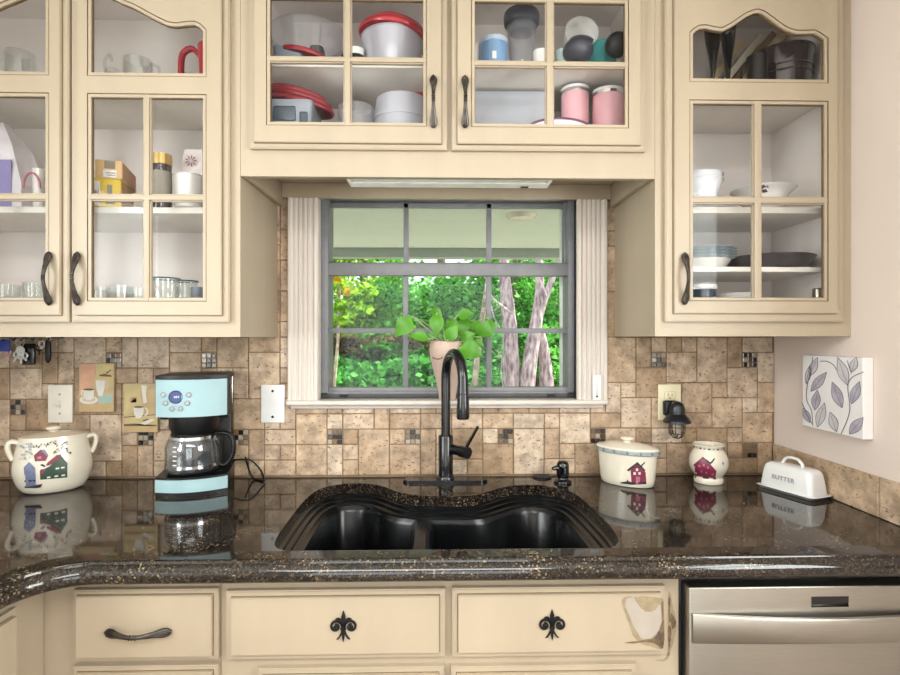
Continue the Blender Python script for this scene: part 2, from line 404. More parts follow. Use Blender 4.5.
# ---- window
win = thing('window_1', None, None, ((wo0 + wo1) / 2, 0, wz0), kind='structure')
def fl(px0, px1, yb):   # fluted casing board between two pixel columns
    x0, x1 = X(px0, -.012), X(px1, -.012); w = x1 - x0; mb = MB()
    pr = [(0, 0), (0, -.012), (.04, -.018), (.12, -.019), (.16, -.014)]
    for k in range(4):
        a = .2 + k * .15; pr += [(a, -.013), (a + .03, -.017), (a + .09, -.017), (a + .12, -.013)]
    pr += [(.84, -.014), (.88, -.019), (.96, -.018), (1, -.012), (1, 0)]
    z0, z1 = Z(400.5, -.03), Z(188, -.01)
    n = len(pr); vs = [(x0 + u * w, v, z0) for u, v in pr] + [(x0 + u * w, v, z1) for u, v in pr]
    fs = [(i, i + 1, i + 1 + n, i + n) for i in range(n - 1)]; mb.add(vs, fs); return mb
part('casing', fl(287.5, 318.5, 0), TRIMW, win, smooth=20); part('casing', fl(577, 607.5, 0), TRIMW, win, smooth=20)
m = MB()
m.box(wo0, X(320.5, .03), -.012, .14, wz0, wz1, .001); m.box(X(575.3, .03), wo1, -.012, .14, wz0, wz1, .001); m.box(wo0, wo1, -.01, .14, wz1 - .012, wz1, .001)
part('jamb', m, mat('jamb_paint', 'CFC8BF', .4, vary=.03), win)
m = MB(); zs = Z(400.5, -.03)
m.box(X(285.5, -.03), X(609, -.03), -.032, .05, zs - .016, zs, .006, seg=3)
m.box(X(290, -.02), X(604, -.02), -.012, .012, zs - .028, zs - .015, .003)
part('stool', m, TRIMW, win)
ya = .035
def wrect(mb, px0, px1, py0, py1, y0, y1, bev=.002, mi=0): mb.box(X(px0, y0), X(px1, y0), y0, y1, Z(py1, y0), Z(py0, y0), bev, mi)
m = MB()   # outer frame and upper sash (set back)
wrect(m, 320.5, 328, 190, 398, ya, .13); wrect(m, 568.5, 575.5, 190, 398, ya, .13); wrect(m, 320.5, 575.5, 188, 199, ya, .13); wrect(m, 320.5, 575.5, 392, 399, ya, .13)
part('window_frame', m, [ALU], win)
m = MB(); yb = .075
wrect(m, 326, 330.5, 196, 268, yb, yb + .03); wrect(m, 564, 569.5, 196, 268, yb, yb + .03); wrect(m, 326, 570, 192, 198.5, yb, yb + .03); wrect(m, 326, 570, 262.5, 272, yb, yb + .03)
for a, b2 in ((403.5, 408.5), (486.5, 491.5)): wrect(m, a, b2, 197, 264, yb + .006, yb + .02, .001)
wrect(m, 328, 566, 203.3, 208, yb + .006, yb + .02, .001)
part('upper_sash', m, [ALU], win)
m = MB(); yc = .045
wrect(m, 322, 327.5, 263, 396, yc, yc + .028); wrect(m, 567.5, 573.5, 263, 396, yc, yc + .028); wrect(m, 321, 574, 263.5, 275.5, yc - .006, yc + .028); wrect(m, 321, 574, 387.3, 394, yc, yc + .028)
for a, b2 in ((402.8, 408), (486.3, 491.5)): wrect(m, a, b2, 274, 389, yc + .008, yc + .022, .001)
wrect(m, 326, 569, 328.3, 333.2, yc + .008, yc + .022, .001)
part('lower_sash', m, [ALU], win)
m = MB(); wrect(m, 320.5, 575.5, 393.5, 398.6, yc - .012, yc + .03, .001); wrect(m, 339, 347, 394.3, 396.5, yc - .02, yc - .008, .001, 1); wrect(m, 548, 556, 394.3, 396.5, yc - .02, yc - .008, .001, 1)
part('sill_track', m, [ALUD, BLACK], win)
m = MB(); wrect(m, 560.5, 570, 200, 392, .12, .14); part('outer_trim', m, mat('outer_trim_paint', 'DCE3DC', .5), win)
WG = clear('window_glass', 'FAFCFA', edge=.35, base=.012)
m = MB(); wrect(m, 327, 568, 274, 388, yc + .013, yc + .016, 0); part('glass', m, WG, win)
m = MB(); wrect(m, 329, 566, 197, 264, yb + .011, yb + .014, 0); part('glass', m, WG, win)

# ---- granite worktop with the sink cut out
def granite():
    m = bpy.data.materials.new('dark_granite'); m.use_nodes = True; nt = m.node_tree; n = nt.nodes; L = nt.links; b = n['Principled BSDF']
    tc = n.new('ShaderNodeTexCoord')
    v = n.new('ShaderNodeTexVoronoi'); v.inputs['Scale'].default_value = 300; L.new(tc.outputs['Object'], v.inputs['Vector'])
    sp = n.new('ShaderNodeSeparateColor'); L.new(v.outputs['Color'], sp.inputs[0])
    rp = n.new('ShaderNodeValToRGB'); cr = rp.color_ramp; cr.interpolation = 'CONSTANT'
    for i, (p, h) in enumerate([(0, '14110F'), (.42, '231D18'), (.62, '332A22'), (.8, '42362A'), (.88, '1B1A1A'), (.955, '524536'), (.99, '74664F')]):
        e = cr.elements[i] if i < 2 else cr.elements.new(p)
        e.position = p; e.color = lin(h)
    nz = n.new('ShaderNodeTexNoise'); nz.inputs['Scale'].default_value = 14; nz.inputs['Detail'].default_value = 4; L.new(tc.outputs['Object'], nz.inputs['Vector'])
    ad = n.new('ShaderNodeMath'); ad.operation = 'MULTIPLY_ADD'; ad.inputs[1].default_value = .5; ad.inputs[2].default_value = -.25; L.new(nz.outputs['Fac'], ad.inputs[0])
    ac = n.new('ShaderNodeMath'); ac.operation = 'ADD'; ac.use_clamp = True; L.new(sp.outputs[0], ac.inputs[0]); L.new(ad.outputs[0], ac.inputs[1]); L.new(ac.outputs[0], rp.inputs['Fac'])
    L.new(rp.outputs['Color'], b.inputs['Base Color']); b.inputs['Roughness'].default_value = .06; b.inputs['Specular IOR Level'].default_value = .6
    return m
GRAN = granite()
LIPX, LIPY, RC = -.825, -.645, .13
path = [(LIPX, -2.3), (LIPX, -1.5), (LIPX, LIPY - RC - .15)]
for k in range(13):
    a = pi - (pi / 2) * k / 12; path.append((LIPX + RC + RC * cos(a), LIPY - RC + RC * sin(a)))
path += [(-.3, LIPY), (.3, LIPY), (XR - .0005, LIPY)]
hole_px = [(300, 550.5), (288, 550.5), (279, 549), (274.5, 544.5), (277, 537), (283, 528), (298, 508), (308, 497), (318, 490), (332, 485.5), (350, 483.5), (371, 484), (385, 487), (400, 492.5), (420, 495.5),
           (446, 496), (472, 495.5), (490, 491), (504, 487), (520, 485), (538, 485), (555, 487.5), (570, 491.5), (581, 498), (597, 513), (611, 527), (617.5, 537), (617.5, 543), (613, 547), (603, 548.6), (560, 549), (450, 550), (350, 550.5)]
hole = [tuple(G(a, b2, ZC).xy) for a, b2 in hole_px]
hole = smoothline(hole, 4, True)
m = MB()
EE = .036
pathi = [(LIPX - EE, -2.3)] + [(LIPX + RC + (RC + EE) * cos(pi - (pi / 2) * k / 12), LIPY - RC + (RC + EE) * sin(pi - (pi / 2) * k / 12)) for k in range(13)] + [(XR - .0005, LIPY + EE)]
m.plate([(XR - .0005, -.0005), (XL + .0005, -.0005), (XL + .0005, -2.3)] + pathi, [hole], ZC, ZC - .03, 0, lambda u, v, w: (u, v, w))
ctop = MB(); ctop.v, ctop.f, ctop.m = m.v, m.f, m.m
prof = [(-EE - .0003, .914), (-.0005, .9124), (.004, .9120), (.007, .9108), (.0085, .9078), (.0088, .9045), (.0125, .9028), (.018, .899), (.022, .893), (.0238, .886), (.0225, .877), (.018, .870), (.011, .867), (-.03, .867), (-.03, .884)]
ctop.sweep(path, prof)
solo('worktop', ctop, GRAN, 'polished dark speckled granite worktop with rounded ogee edge and sink cut-out', 'worktop', smooth=40)

def clipx(poly, xd, keep_left):
    out = []; n = len(poly); ins = lambda p: (p[0] <= xd) == keep_left
    for i in range(n):
        a, b2 = poly[i], poly[(i + 1) % n]
        if ins(a): out.append(a)
        if ins(a) != ins(b2):
            t = (xd - a[0]) / (b2[0] - a[0]); out.append((xd, a[1] + t * (b2[1] - a[1])))
    return out
def roundpoly(poly, k=2):
    for _ in range(k):
        o = []
        for i in range(len(poly)):
            a, b2 = Vector(poly[i]), Vector(poly[(i + 1) % len(poly)]); o += [tuple(a.lerp(b2, .25)), tuple(a.lerp(b2, .75))]
        poly = o
    return poly
hs = hole[::2]
SINKM = mat('black_sink_composite', '08090B', .24, vary=.15, scale=120, coat=.0, spec=.4)
sk = MB()
def loops(mb, ls):
    n = len(ls[0][0]); vs = []; fs = []
    for lp, z in ls: vs += [(u, v, z) for u, v in lp]
    for j in range(len(ls) - 1):
        for i in range(n): fs.append((j * n + i, j * n + (i + 1) % n, (j + 1) * n + (i + 1) % n, (j + 1) * n + i))
    mb.add(vs, fs); return vs
H = lambda d: offs(hs, d)
loops(sk, [(H(-.015), .8838), (H(.006), .8838), (H(.010), .881), (H(.0105), .874), (H(.020), .873), (H(.023), .871), (H(.0235), .864), (H(.033), .863), (H(.036), .860)])
inner = H(.036); xd = -.045
bl = roundpoly(clipx(H(.05), xd - .014, True), 2); br = roundpoly(clipx(H(.05), xd + .014, False), 2)
sk.plate(inner, [bl, br], .860, .856, 0, lambda u, v, w: (u, v, w))
def scl(poly, f):
    cx = sum(p[0] for p in poly) / len(poly); cy = sum(p[1] for p in poly) / len(poly)
    return [(cx + (p[0] - cx) * f, cy + (p[1] - cy) * f) for p in poly]
for b3 in (bl, br):
    ls = [(b3, .860), (scl(b3, .975), .853), (scl(b3, .95), .845), (scl(b3, .90), .70), (scl(b3, .86), .675), (scl(b3, .76), .664), (scl(b3, .2), .660)]
    loops(sk, ls); n = len(b3); o = len(sk.v) - n; sk.f.append(tuple(range(o, o + n))); sk.m.append(0)
sink = thing('kitchen_sink', 'black double-bowl composite sink set under the granite worktop', 'sink', (G(446, 520, ZC).x, -.33, .66))
part('basin', sk, SINKM, sink, smooth=50)
for b3 in (bl, br):
    cx = sum(p[0] for p in b3) / len(b3); cy = sum(p[1] for p in b3) / len(b3); d = MB()
    d.lathe([(.055, .6605), (.055, .664), (.048, .6655), (.043, .664), (.040, .6615), (.0, .6612)], (cx, cy, 0), 28); part('drain', d, BLACKG, sink)

# ---- outside: porch, ground, trees
m = MB(); m.box(-5, 5, .16, 4.4, -.22, -.12); struct('bounce_slab', m, mat('pale_bounce_concrete', 'CFCBC0', .8, vary=.06))  # hidden pale slab, added to bounce light up to the porch ceiling
PORCHM = mat('porch_ceiling_paint', 'B4BCAE', .7, vary=.02)
YP = 3.0
m = MB(); zc = Z(248, YP); zb = Z(257.5, YP)
m.box(-5, 5, .15, YP + .12, zc, zc + .1); struct('porch_ceiling', m, PORCHM)
m = MB(); m.box(-5, 5, YP, YP + .12, zb, zc - .0005, .004); struct('porch_beam', m, mat('porch_beam_paint', '90988C', .7, vary=.03))
t_ = (zc - CZ) / (-(214.5 - 337.5) / FPX); pl = CAM + ray(521, 214.5) * t_
m = MB(); m.lathe([(.0, -.042), (.05, -.04), (.08, -.03), (.094, -.012), (.10, -.0005)], (pl.x, pl.y, zc), 28)
solo('porch_light', m, mat('porch_light_glass', 'C9C3AE', .3), 'small round flush light on the pale porch ceiling outside the window', 'ceiling light')
rr = random.Random(21)
m = MB(); N = 26; vs = []; fs = []
def gz(x, y): return -.35 + max(0, y - 5) * .13 + .08 * sin(x * 1.7 + y) + .05 * sin(y * 2.3)
for j in range(N + 1):
    for i in range(N + 1):
        x, y = -22 + 44 * i / N, .2 + 34 * j / N; vs.append((x, y, gz(x, y)))
for j in range(N):
    for i in range(N): a = j * (N + 1) + i; fs.append((a, a + 1, a + N + 2, a + N + 1))
m.add(vs, fs); struct('ground', m, mat('forest_floor', '5A5238', .9, vary=.3, scale=2, hex2='3E4A22'))
def leafm(name, h1, h2):
    m = bpy.data.materials.new(name); m.use_nodes = True; nt = m.node_tree; n = nt.nodes; L = nt.links
    n.remove(n['Principled BSDF']); ge = n.new('ShaderNodeNewGeometry'); rp = n.new('ShaderNodeValToRGB')
    rp.color_ramp.elements[0].color = lin(h1); rp.color_ramp.elements[1].color = lin(h2); L.new(ge.outputs['Random Per Island'], rp.inputs['Fac'])
    d = n.new('ShaderNodeBsdfDiffuse'); t = n.new('ShaderNodeBsdfTranslucent'); mx = n.new('ShaderNodeMixShader'); mx.inputs['Fac'].default_value = .4
    L.new(rp.outputs['Color'], d.inputs['Color']); L.new(rp.outputs['Color'], t.inputs['Color'])
    L.new(d.outputs[0], mx.inputs[1]); L.new(t.outputs[0], mx.inputs[2]); L.new(mx.outputs[0], n['Material Output'].inputs['Surface']); return m
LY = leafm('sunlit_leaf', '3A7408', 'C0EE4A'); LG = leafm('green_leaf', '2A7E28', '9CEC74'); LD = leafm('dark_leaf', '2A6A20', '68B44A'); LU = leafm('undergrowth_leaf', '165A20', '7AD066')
LO = leafm('lamp_reflection_leaf', 'C26A12', 'E8A030'); LB = leafm('brush_leaf', '3A2E20', '7C6E4A')  # the orange stands in for a warm lamp's reflection in the glass
def leaves(mb, c, rad, n, size, mi=0, clumps=None, low=None):
    c = Vector(c); cl = clumps or max(6, n // 160)
    cs = []
    while len(cs) < cl:
        v = Vector((rr.uniform(-1, 1), rr.uniform(-1, 1), rr.uniform(-1, 1)))
        if v.length <= 1: cs.append(v)
    for i in range(n):
        k = rr.choice(cs); s = .27
        v = Vector((k.x + rr.gauss(0, s * .6), k.y + rr.gauss(0, s * .6), k.z + rr.gauss(0, s * .5)))
        p = c + Vector((v.x * rad[0], v.y * rad[1], v.z * rad[2]))
        if low is not None and p.z < low(p): p.z = low(p) + rr.uniform(.0, .15)
        a = Vector((rr.gauss(0, 1), rr.gauss(0, 1), rr.gauss(0, .6))).normalized(); b = a.orthogonal().normalized()
        b = (Matrix.Rotation(rr.uniform(0, 6.28), 3, a) @ b); sz = size * rr.uniform(.6, 1.3)
        o = len(mb.v); mb.v += [tuple(p - a * sz), tuple(p + b * sz * .55), tuple(p + a * sz), tuple(p - b * sz * .55)]; mb.f.append((o, o + 1, o + 2, o + 3)); mb.m.append(mi)
BARK = mat('pink_grey_bark', 'DAC8CC', .9, vary=.2, scale=12, stretch=(2, 2, .6), bump=.9, hex2='6A525C', bscale=30)
BARKD = mat('grey_bark', '7D6F62', .9, vary=.25, scale=10, stretch=(3, 3, .4), bump=.6)
def tree(label, px, y, ztop, crown, trunk_r, bark, name='leafy_tree', group=None):
    x = P(px, 337, y).x; zg = gz(x, y) - .05
    t = thing(name, label, 'tree', (x, y, zg), group=group)
    tr = MB(); tr.tube([(x, y, zg), (x + .05, y, zg + (ztop - zg) * .35), (x - .04, y + .05, zg + (ztop - zg) * .7), (x, y, ztop)], [trunk_r, trunk_r * .8, trunk_r * .6, trunk_r * .3], 10)
    part('trunk', tr, bark, t)
    cr = MB(); mats = []
    for (cx, cz, rx, ry, rz, n, sz, lm) in crown:
        if lm not in mats: mats.append(lm)
        q = P(cx, cz, y); leaves(cr, q, (rx, ry, rz), n, sz, mats.index(lm))
    part('crown', cr, mats, t, recalc=False, smooth=0); return t
# far belt of trees, left to right
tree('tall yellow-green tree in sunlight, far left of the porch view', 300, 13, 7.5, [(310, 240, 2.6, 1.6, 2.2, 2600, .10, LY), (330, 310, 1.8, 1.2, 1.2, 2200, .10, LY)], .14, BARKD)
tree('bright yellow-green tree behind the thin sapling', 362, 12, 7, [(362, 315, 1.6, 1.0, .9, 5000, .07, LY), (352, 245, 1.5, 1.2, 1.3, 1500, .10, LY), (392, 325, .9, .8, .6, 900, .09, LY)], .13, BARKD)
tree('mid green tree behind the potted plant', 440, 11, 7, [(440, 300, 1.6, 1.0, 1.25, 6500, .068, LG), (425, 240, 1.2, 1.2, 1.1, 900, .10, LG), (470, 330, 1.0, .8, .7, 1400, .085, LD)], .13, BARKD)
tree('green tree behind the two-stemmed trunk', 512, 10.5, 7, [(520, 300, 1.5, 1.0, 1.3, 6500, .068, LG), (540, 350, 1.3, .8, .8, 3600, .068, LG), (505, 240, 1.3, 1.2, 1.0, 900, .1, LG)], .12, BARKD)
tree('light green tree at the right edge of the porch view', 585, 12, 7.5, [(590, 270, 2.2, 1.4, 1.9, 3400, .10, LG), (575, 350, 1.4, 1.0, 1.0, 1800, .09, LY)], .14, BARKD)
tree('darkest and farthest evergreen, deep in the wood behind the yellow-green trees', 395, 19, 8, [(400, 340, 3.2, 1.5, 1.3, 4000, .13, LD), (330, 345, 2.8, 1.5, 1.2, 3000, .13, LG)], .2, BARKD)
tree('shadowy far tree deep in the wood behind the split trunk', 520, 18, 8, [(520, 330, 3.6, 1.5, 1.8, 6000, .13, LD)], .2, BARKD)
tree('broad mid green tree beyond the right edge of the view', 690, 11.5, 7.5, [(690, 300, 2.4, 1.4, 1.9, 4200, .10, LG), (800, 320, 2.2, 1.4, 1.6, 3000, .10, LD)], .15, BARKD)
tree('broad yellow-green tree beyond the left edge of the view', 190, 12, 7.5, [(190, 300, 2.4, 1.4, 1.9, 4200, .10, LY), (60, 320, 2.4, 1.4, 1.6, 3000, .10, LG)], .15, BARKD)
def bush(label, px, py, y, rad, n, sz, mats_, group=None):
    q = P(px, py, y); zg = gz(q.x, y); c = MB()
    t = thing('wild_shrub', label, 'shrub', (q.x, y, zg), group=group)
    for k, lm in enumerate(mats_): leaves(c, q, rad, n // len(mats_), sz, k, low=lambda p: gz(p.x, p.y))
    part('foliage', c, list(mats_), t, recalc=False, smooth=0)
    s = MB()
    for k in range(5): s.tube([(q.x + .1 * (k - 2), y, zg - .03), (q.x + .2 * (k - 2), y + .05 * k, zg + .3), (q.x + .3 * (k - 2), y, q.z)], [.02, .015, .008], 6)
    part('stem', s, BARKD, t)
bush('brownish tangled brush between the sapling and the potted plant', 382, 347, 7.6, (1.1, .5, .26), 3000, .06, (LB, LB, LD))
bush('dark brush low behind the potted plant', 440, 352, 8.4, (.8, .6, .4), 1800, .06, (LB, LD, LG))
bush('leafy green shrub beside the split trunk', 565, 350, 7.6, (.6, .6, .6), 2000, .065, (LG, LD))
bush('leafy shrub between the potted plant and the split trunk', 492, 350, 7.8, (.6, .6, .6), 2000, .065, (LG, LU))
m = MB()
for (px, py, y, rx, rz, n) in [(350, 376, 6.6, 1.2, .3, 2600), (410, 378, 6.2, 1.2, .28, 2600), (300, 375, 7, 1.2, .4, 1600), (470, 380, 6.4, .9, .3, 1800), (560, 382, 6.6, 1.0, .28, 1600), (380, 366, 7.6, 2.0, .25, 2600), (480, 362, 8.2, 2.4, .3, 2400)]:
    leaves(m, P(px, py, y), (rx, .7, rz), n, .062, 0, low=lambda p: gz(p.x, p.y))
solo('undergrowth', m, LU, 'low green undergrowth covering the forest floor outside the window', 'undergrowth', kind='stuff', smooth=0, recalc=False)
# sapling with thin pale stem
yS = 5.2; b0 = P(333, 392, yS); zg = gz(b0.x, yS)
t = thing('sapling', 'thin pale-stemmed sapling at the left of the window view', 'tree', (b0.x, yS, zg))
tr = MB(); tr.tube([(b0.x - .02, yS, zg - .03), tuple(P(334, 385, yS)), tuple(P(338, 340, yS)), tuple(P(339.5, 300, yS)), tuple(P(339, 270, yS)), tuple(P(341, 235, yS))], [.03, .024, .02, .018, .016, .01], 8)
part('trunk', tr, mat('pale_bark', 'C9BBA6', .9, vary=.25, scale=14, hex2='6B5B49', bump=.5), t)
c = MB()
for (px, py, rx, rz, n, k) in [(335, 283, .2, .12, 240, 0), (351, 292, .09, .05, 34, 1), (337, 282, .07, .05, 20, 1), (352, 312, .25, .14, 240, 0), (366, 288, .3, .16, 260, 0), (340, 245, .4, .3, 400, 0)]:  # orange clusters draw the lamp reflection as leaves
    leaves(c, P(px, py, yS), (rx, .25, rz), n, .045, k, 8)
part('crown', c, [LY, LO], t, recalc=False, smooth=0)
# split trunk
yT = 5.6
def pp(px, py, dy=0): return tuple(P(px, py, yT + dy))
b1 = P(520, 400, yT); zg = gz(b1.x, yT) - .05
t = thing('split_tree', 'big pinkish-grey tree with a split trunk at the right of the window view', 'tree', (b1.x, yT, zg))
tr = MB()
tr.tube([(P(513, 390, yT).x, yT, zg), pp(512.5, 392), pp(511, 360), pp(510, 330), pp(507, 300), pp(504.5, 275), pp(503, 240), pp(502, 200)], [.15, .125, .115, .10, .09, .075, .07, .06], 14)
tr.tube([(P(528, 390, yT).x, yT - .05, zg), pp(526, 392, -.05), pp(530, 360, -.05), pp(534, 335, -.03), pp(538, 312), pp(540, 290), pp(539, 270, .05), pp(538, 240, .1)], [.14, .115, .10, .09, .08, .065, .055, .05], 14)
tr.tube([(P(547, 390, yT).x, yT + .25, zg), pp(547, 392, .25), pp(545.5, 365, .25), pp(543, 345, .22), pp(540, 328, .15)], [.13, .11, .09, .075, .05], 12)
part('trunk', tr, BARK, t, smooth=60)
bmx = MB(); bmx.tube([pp(538, 316), pp(544, 300), pp(550, 285), pp(556, 270), pp(562, 245)], [.075, .055, .045, .04, .03], 10); part('branch', bmx, BARK, t)
bmx = MB(); bmx.tube([pp(511, 313, -.1), pp(502, 306, -.2), pp(493, 299, -.25), pp(485, 285, -.3)], [.022, .018, .015, .01], 8); part('branch', bmx, BARK, t)
for q in ([(503, 387), (501, 372), (502, 358), (497, 350)], [(500, 328), (494, 318), (491, 305), (484, 295)], [(505, 300), (498, 308), (490, 312)], [(547, 296), (542, 284), (537, 274)]):
    bmx = MB(); bmx.tube([pp(a, b, -.15) for a, b in q], .008, 6); part('twig', bmx, BARK, t)
c = MB()
for (px, py, rx, rz, n) in [(556, 300, .25, .3, 420), (549, 345, .2, .25, 380), (527, 285, .2, .25, 240), (560, 265, .5, .3, 400), (515, 255, .6, .25, 500), (558, 370, .2, .2, 260)]:
    q = Vector(pp(px, py, .45)); leaves(c, q, (rx, .25, rz), n, .04, 0, 10)
part('crown', c, [LG], t, recalc=False, smooth=0)
q = P(476, 395, 5.7)
t = thing('thin_tree', 'slim pale trunk just behind the right edge of the potted plant', 'tree', (q.x, 5.7, gz(q.x, 5.7) - .05)); tr = MB()
tr.tube([(q.x, 5.7, gz(q.x, 5.7) - .05), tuple(P(475, 385, 5.7)), tuple(P(477, 355, 5.7)), tuple(P(482, 320, 5.7)), tuple(P(487, 285, 5.7)), tuple(P(489, 240, 5.7))], [.05, .045, .04, .036, .03, .025], 8); part('trunk', tr, MC['pale_bark'], t)
c = MB(); leaves(c, P(488, 250, 7), (.6, .4, .3), 500, .05); part('crown', c, [LG], t, recalc=False, smooth=0)
# ------------------------------------------------------------------ cabinets
def handle_mb(L_=.138, M=None):
    """arched pull along local Z, rising towards -Y; leaf-shaped ends, ringed middle"""
    mb = MB(); h = L_ / 2
    pts = [(0, -.004, -h), (0, -.006, -h * .9), (0, -.009, -h * .75), (0, -.015, -h * .55), (0, -.022, -h * .3), (0, -.0255, -h * .1)]
    pts = pts + [(0, p[1], -p[2]) for p in pts[::-1]]
    r = [(.003, .003), (.0088, .0046), (.0102, .0052), (.007, .0046), (.005, .0044), (.0042, .0042)]
    sp = smoothline(pts, 4); rad = smoothline([q for q in r + r[::-1]], 4)
    mb.tube(sp, [tuple(q) for q in rad], 12, flat=(1, 0, 0), M=None) if False else mb.tube(sp, [tuple(q) for q in rad], 12, flat=(1, 0, 0))
    for z in (-.006, 0, .006): mb.lathe([(.0038, -.0016), (.0058, 0), (.0038, .0016)], (0, -.0258, z), 12)
    for z in (-h * .82, h * .82):
        mb.tube([(0, .0006, z), (0, -.009, z)], [.006, .004], 10)
    for sgn in (-1, 1):        # leaf veins on the end pads
        for dx in (-.004, 0, .004): mb.tube([(dx, -.0105, sgn * h * .93), (dx * 1.1, -.0135, sgn * h * .76), (dx * .4, -.0185, sgn * h * .55)], .0012, 5)
    if M: mb.v = [tuple(M @ Vector(v)) for v in mb.v]
    return mb
def door(cab, x0, x1, z0, z1, step, holes, munts=(), hnd=None, ysurf=YF, yd=YD, name='door', label=None, extra=None):
    mb = MB(); ym = ysurf + (yd - ysurf) * .55; O = rect(x0, x1, z0, z1); I = offs(O, step)
    mb.plate(O, holes, ysurf - .0004, ym)
    mb.plate(offs(O, .003), holes, ym, ym - .0015)
    mb.plate(I, holes, ym - .001, yd + .0015); mb.plate(offs(I, .0018), holes, yd + .002, yd)
    mb.plate(offs(I, -.0016), [I], ym - .0014, ym - .0019, 1)
    for hpoly in holes:
        mb.plate(offs(hpoly, -.0013), [hpoly], yd + .001, yd - .0003, 1)
        mb.plate(offs(hpoly, .0008), [offs(hpoly, .0085)], yd + .012, yd + .0012)
        mb.plate(offs(hpoly, .0085), [offs(hpoly, .0098)], yd + .012, yd + .0050, 1)
    for (a, b, c, d) in munts:
        vert = (b - a) < (d - c)
        mb.box(a, b, yd + .004, yd + .013, c, d, 0)
        e = .0035
        if vert: mb.box(a + e, b - e, yd + .0005, yd + .006, c, d, .001); 
        else: mb.box(a, b, yd + .0003, yd + .006, c + e, d - e, .001)
        if vert:
            for q in (a + e - .0008, b - e): mb.box(q, q + .0009, yd + .0036, yd + .0042, c, d, 0, 1)
        else:
            for q in (c + e - .0008, d - e): mb.box(a, b, yd + .0036, yd + .0042, q, q + .0009, 0, 1)
    if extra: extra(mb)
    d_ = part(name, mb, [CREAM, GLAZE] + ([SCORCH, BARE, TOAST] if extra else []), cab, label=label, smooth=25)
    if holes:
        g = MB()
        for hpoly in holes: g.plate(offs(hpoly, -.003), [], yd + .0135, yd + .0165)
        part('glass_pane', g, PANE, d_, smooth=0)
    if hnd:
        M = Matrix.Translation(Vector((hnd[0], yd - .0004, hnd[1])))
        if hnd[2] == 'h': M = M @ Matrix.Rotation(pi / 2, 4, 'Y')
        part('handle', handle_mb(M=M), BRONZE, d_, label='dark bronze arched pull')
    return d_
SCORCH = mat('scorch_mark', '3A2C24', .7, vary=.3, scale=60, hex2='7A6248')
TOAST = mat('toasted_paint', '8F7F64', .55, vary=.12, scale=50)
BARE = mat('peeled_bare_patch', 'A0958A', .6, vary=.05, scale=20)
def carcass(cab, x0, x1, z0, z1, yf, yb, sides=(1, 1), t=.016, bot=True):
    mb = MB(); s = .003
    if sides[0]: mb.box(x0, x0 + t - s, yf, yb, z0, z1)
    if sides[1]: mb.box(x1 - t + s, x1, yf, yb, z0, z1)
    mb.box(x0 + t, x1 - t, yf + .02, yb, z0 + .022, z0 + .035, 0); mb.box(x0 + t, x1 - t, yf + .02, yb, z1 - .02, z1)
    mb.box(x0 + t - s, x0 + t, yf + .0205, yb, z0 + .02, z1 - .001, 0, 1); mb.box(x1 - t, x1 - t + s, yf + .0205, yb, z0 + .02, z1 - .001, 0, 1)
    mb.box(x0 + t, x1 - t, yb - .008, yb - .001, z0 + .03, z1 - .02, 0, 1); mb.box(x0 + t, x1 - t, yf + .0205, yb - .008, z0 + .035, z0 + .038, 0, 1)
    mb.box(x0 + t, x1 - t, yf + .0205, yb - .008, z1 - .023, z1 - .02, 0, 1)
    part('carcass', mb, [CREAM, LINER], cab); return z0 + .038
def shelf(cab, x0, x1, zt, yf, t=.017):
    mb = MB(); mb.box(x0, x1, yf, -.011, zt - t, zt, .0015, 0); part('shelf', mb, mat('shelf_white', 'E9E4DC', .45, vary=.02), cab)
ZTOP = 2.42

# left wall cabinet (pair of doors under one arch)
lx0, lx1 = XL + .004, X(240.3, YF); lz0 = Z(337, YF, 240)
LC = thing('wall_cabinet', 'cream glass-door wall cabinet of two doors left of the window, with keys hanging below it', 'cabinet', ((lx0 + lx1) / 2, -.16, lz0))
LFL = carcass(LC, lx0, lx1, lz0, ZTOP, YF + .02, -.001)
xm = X(68, YD)
def mir(u): return 2 * xm - u
zb_, zt_ = Z(321.8, YD, 150), Z(-26, YD, 150)
dx0, dx1 = X(69.3, YD), X(228, YD)
zl = lambda py: Z(py, YD, 150)
arch = [(87.5, -13), (97, -11), (106, -7.5), (115, -3.5), (125, 1), (133, 4), (141, 8), (150, 13), (160, 18), (168, 21.5), (176, 22.5), (186, 21), (195, 20.5), (201, 23.5), (206, 29)]
top = [(X(87.5, YD), zl(76)), (X(206, YD), zl(76))] + [(X(a, YD), zl(b)) for a, b in arch[::-1]]
low = rect(X(87.5, YD), X(206, YD), zl(301), zl(94))
mv = [(X(142.3, YD), X(150.3, YD), zl(301), zl(94)), (X(87.5, YD), X(206, YD), zl(201), zl(193.6))]
mb = MB(); mb.plate(rect(lx0, lx1, lz0, ZTOP), [rect(lx0 + .04, lx1 - .04, lz0 + .045, ZTOP - .04)], YF, YF + .02); mb.box(xm - .018, xm + .018, YF + .0005, YF + .0195, lz0 + .044, ZTOP - .039)
part('face_frame', mb, [CREAM], LC)
door(LC, dx0, dx1, zb_, zt_, (X(76, YD) - X(69.3, YD)), [top, low], mv, (X(78.6, YD), zl(279), 'v'), label='right-hand glass door of the pair')
ml = lambda poly: [(mir(u), v) for u, v in poly]
door(LC, mir(dx1), mir(dx0), zb_, zt_, (X(76, YD) - X(69.3, YD)), [ml(top), ml(low)], [(mir(b), mir(a), c, d) for a, b, c, d in mv], (X(50.3, YD), zl(279), 'v'))
LS1, LS2 = Z(207.5, -.28, 150), Z(86, -.28, 150)
shelf(LC, lx0 + .017, lx1 - .017, LS1, -.285); shelf(LC, lx0 + .017, lx1 - .017, LS2, -.285)

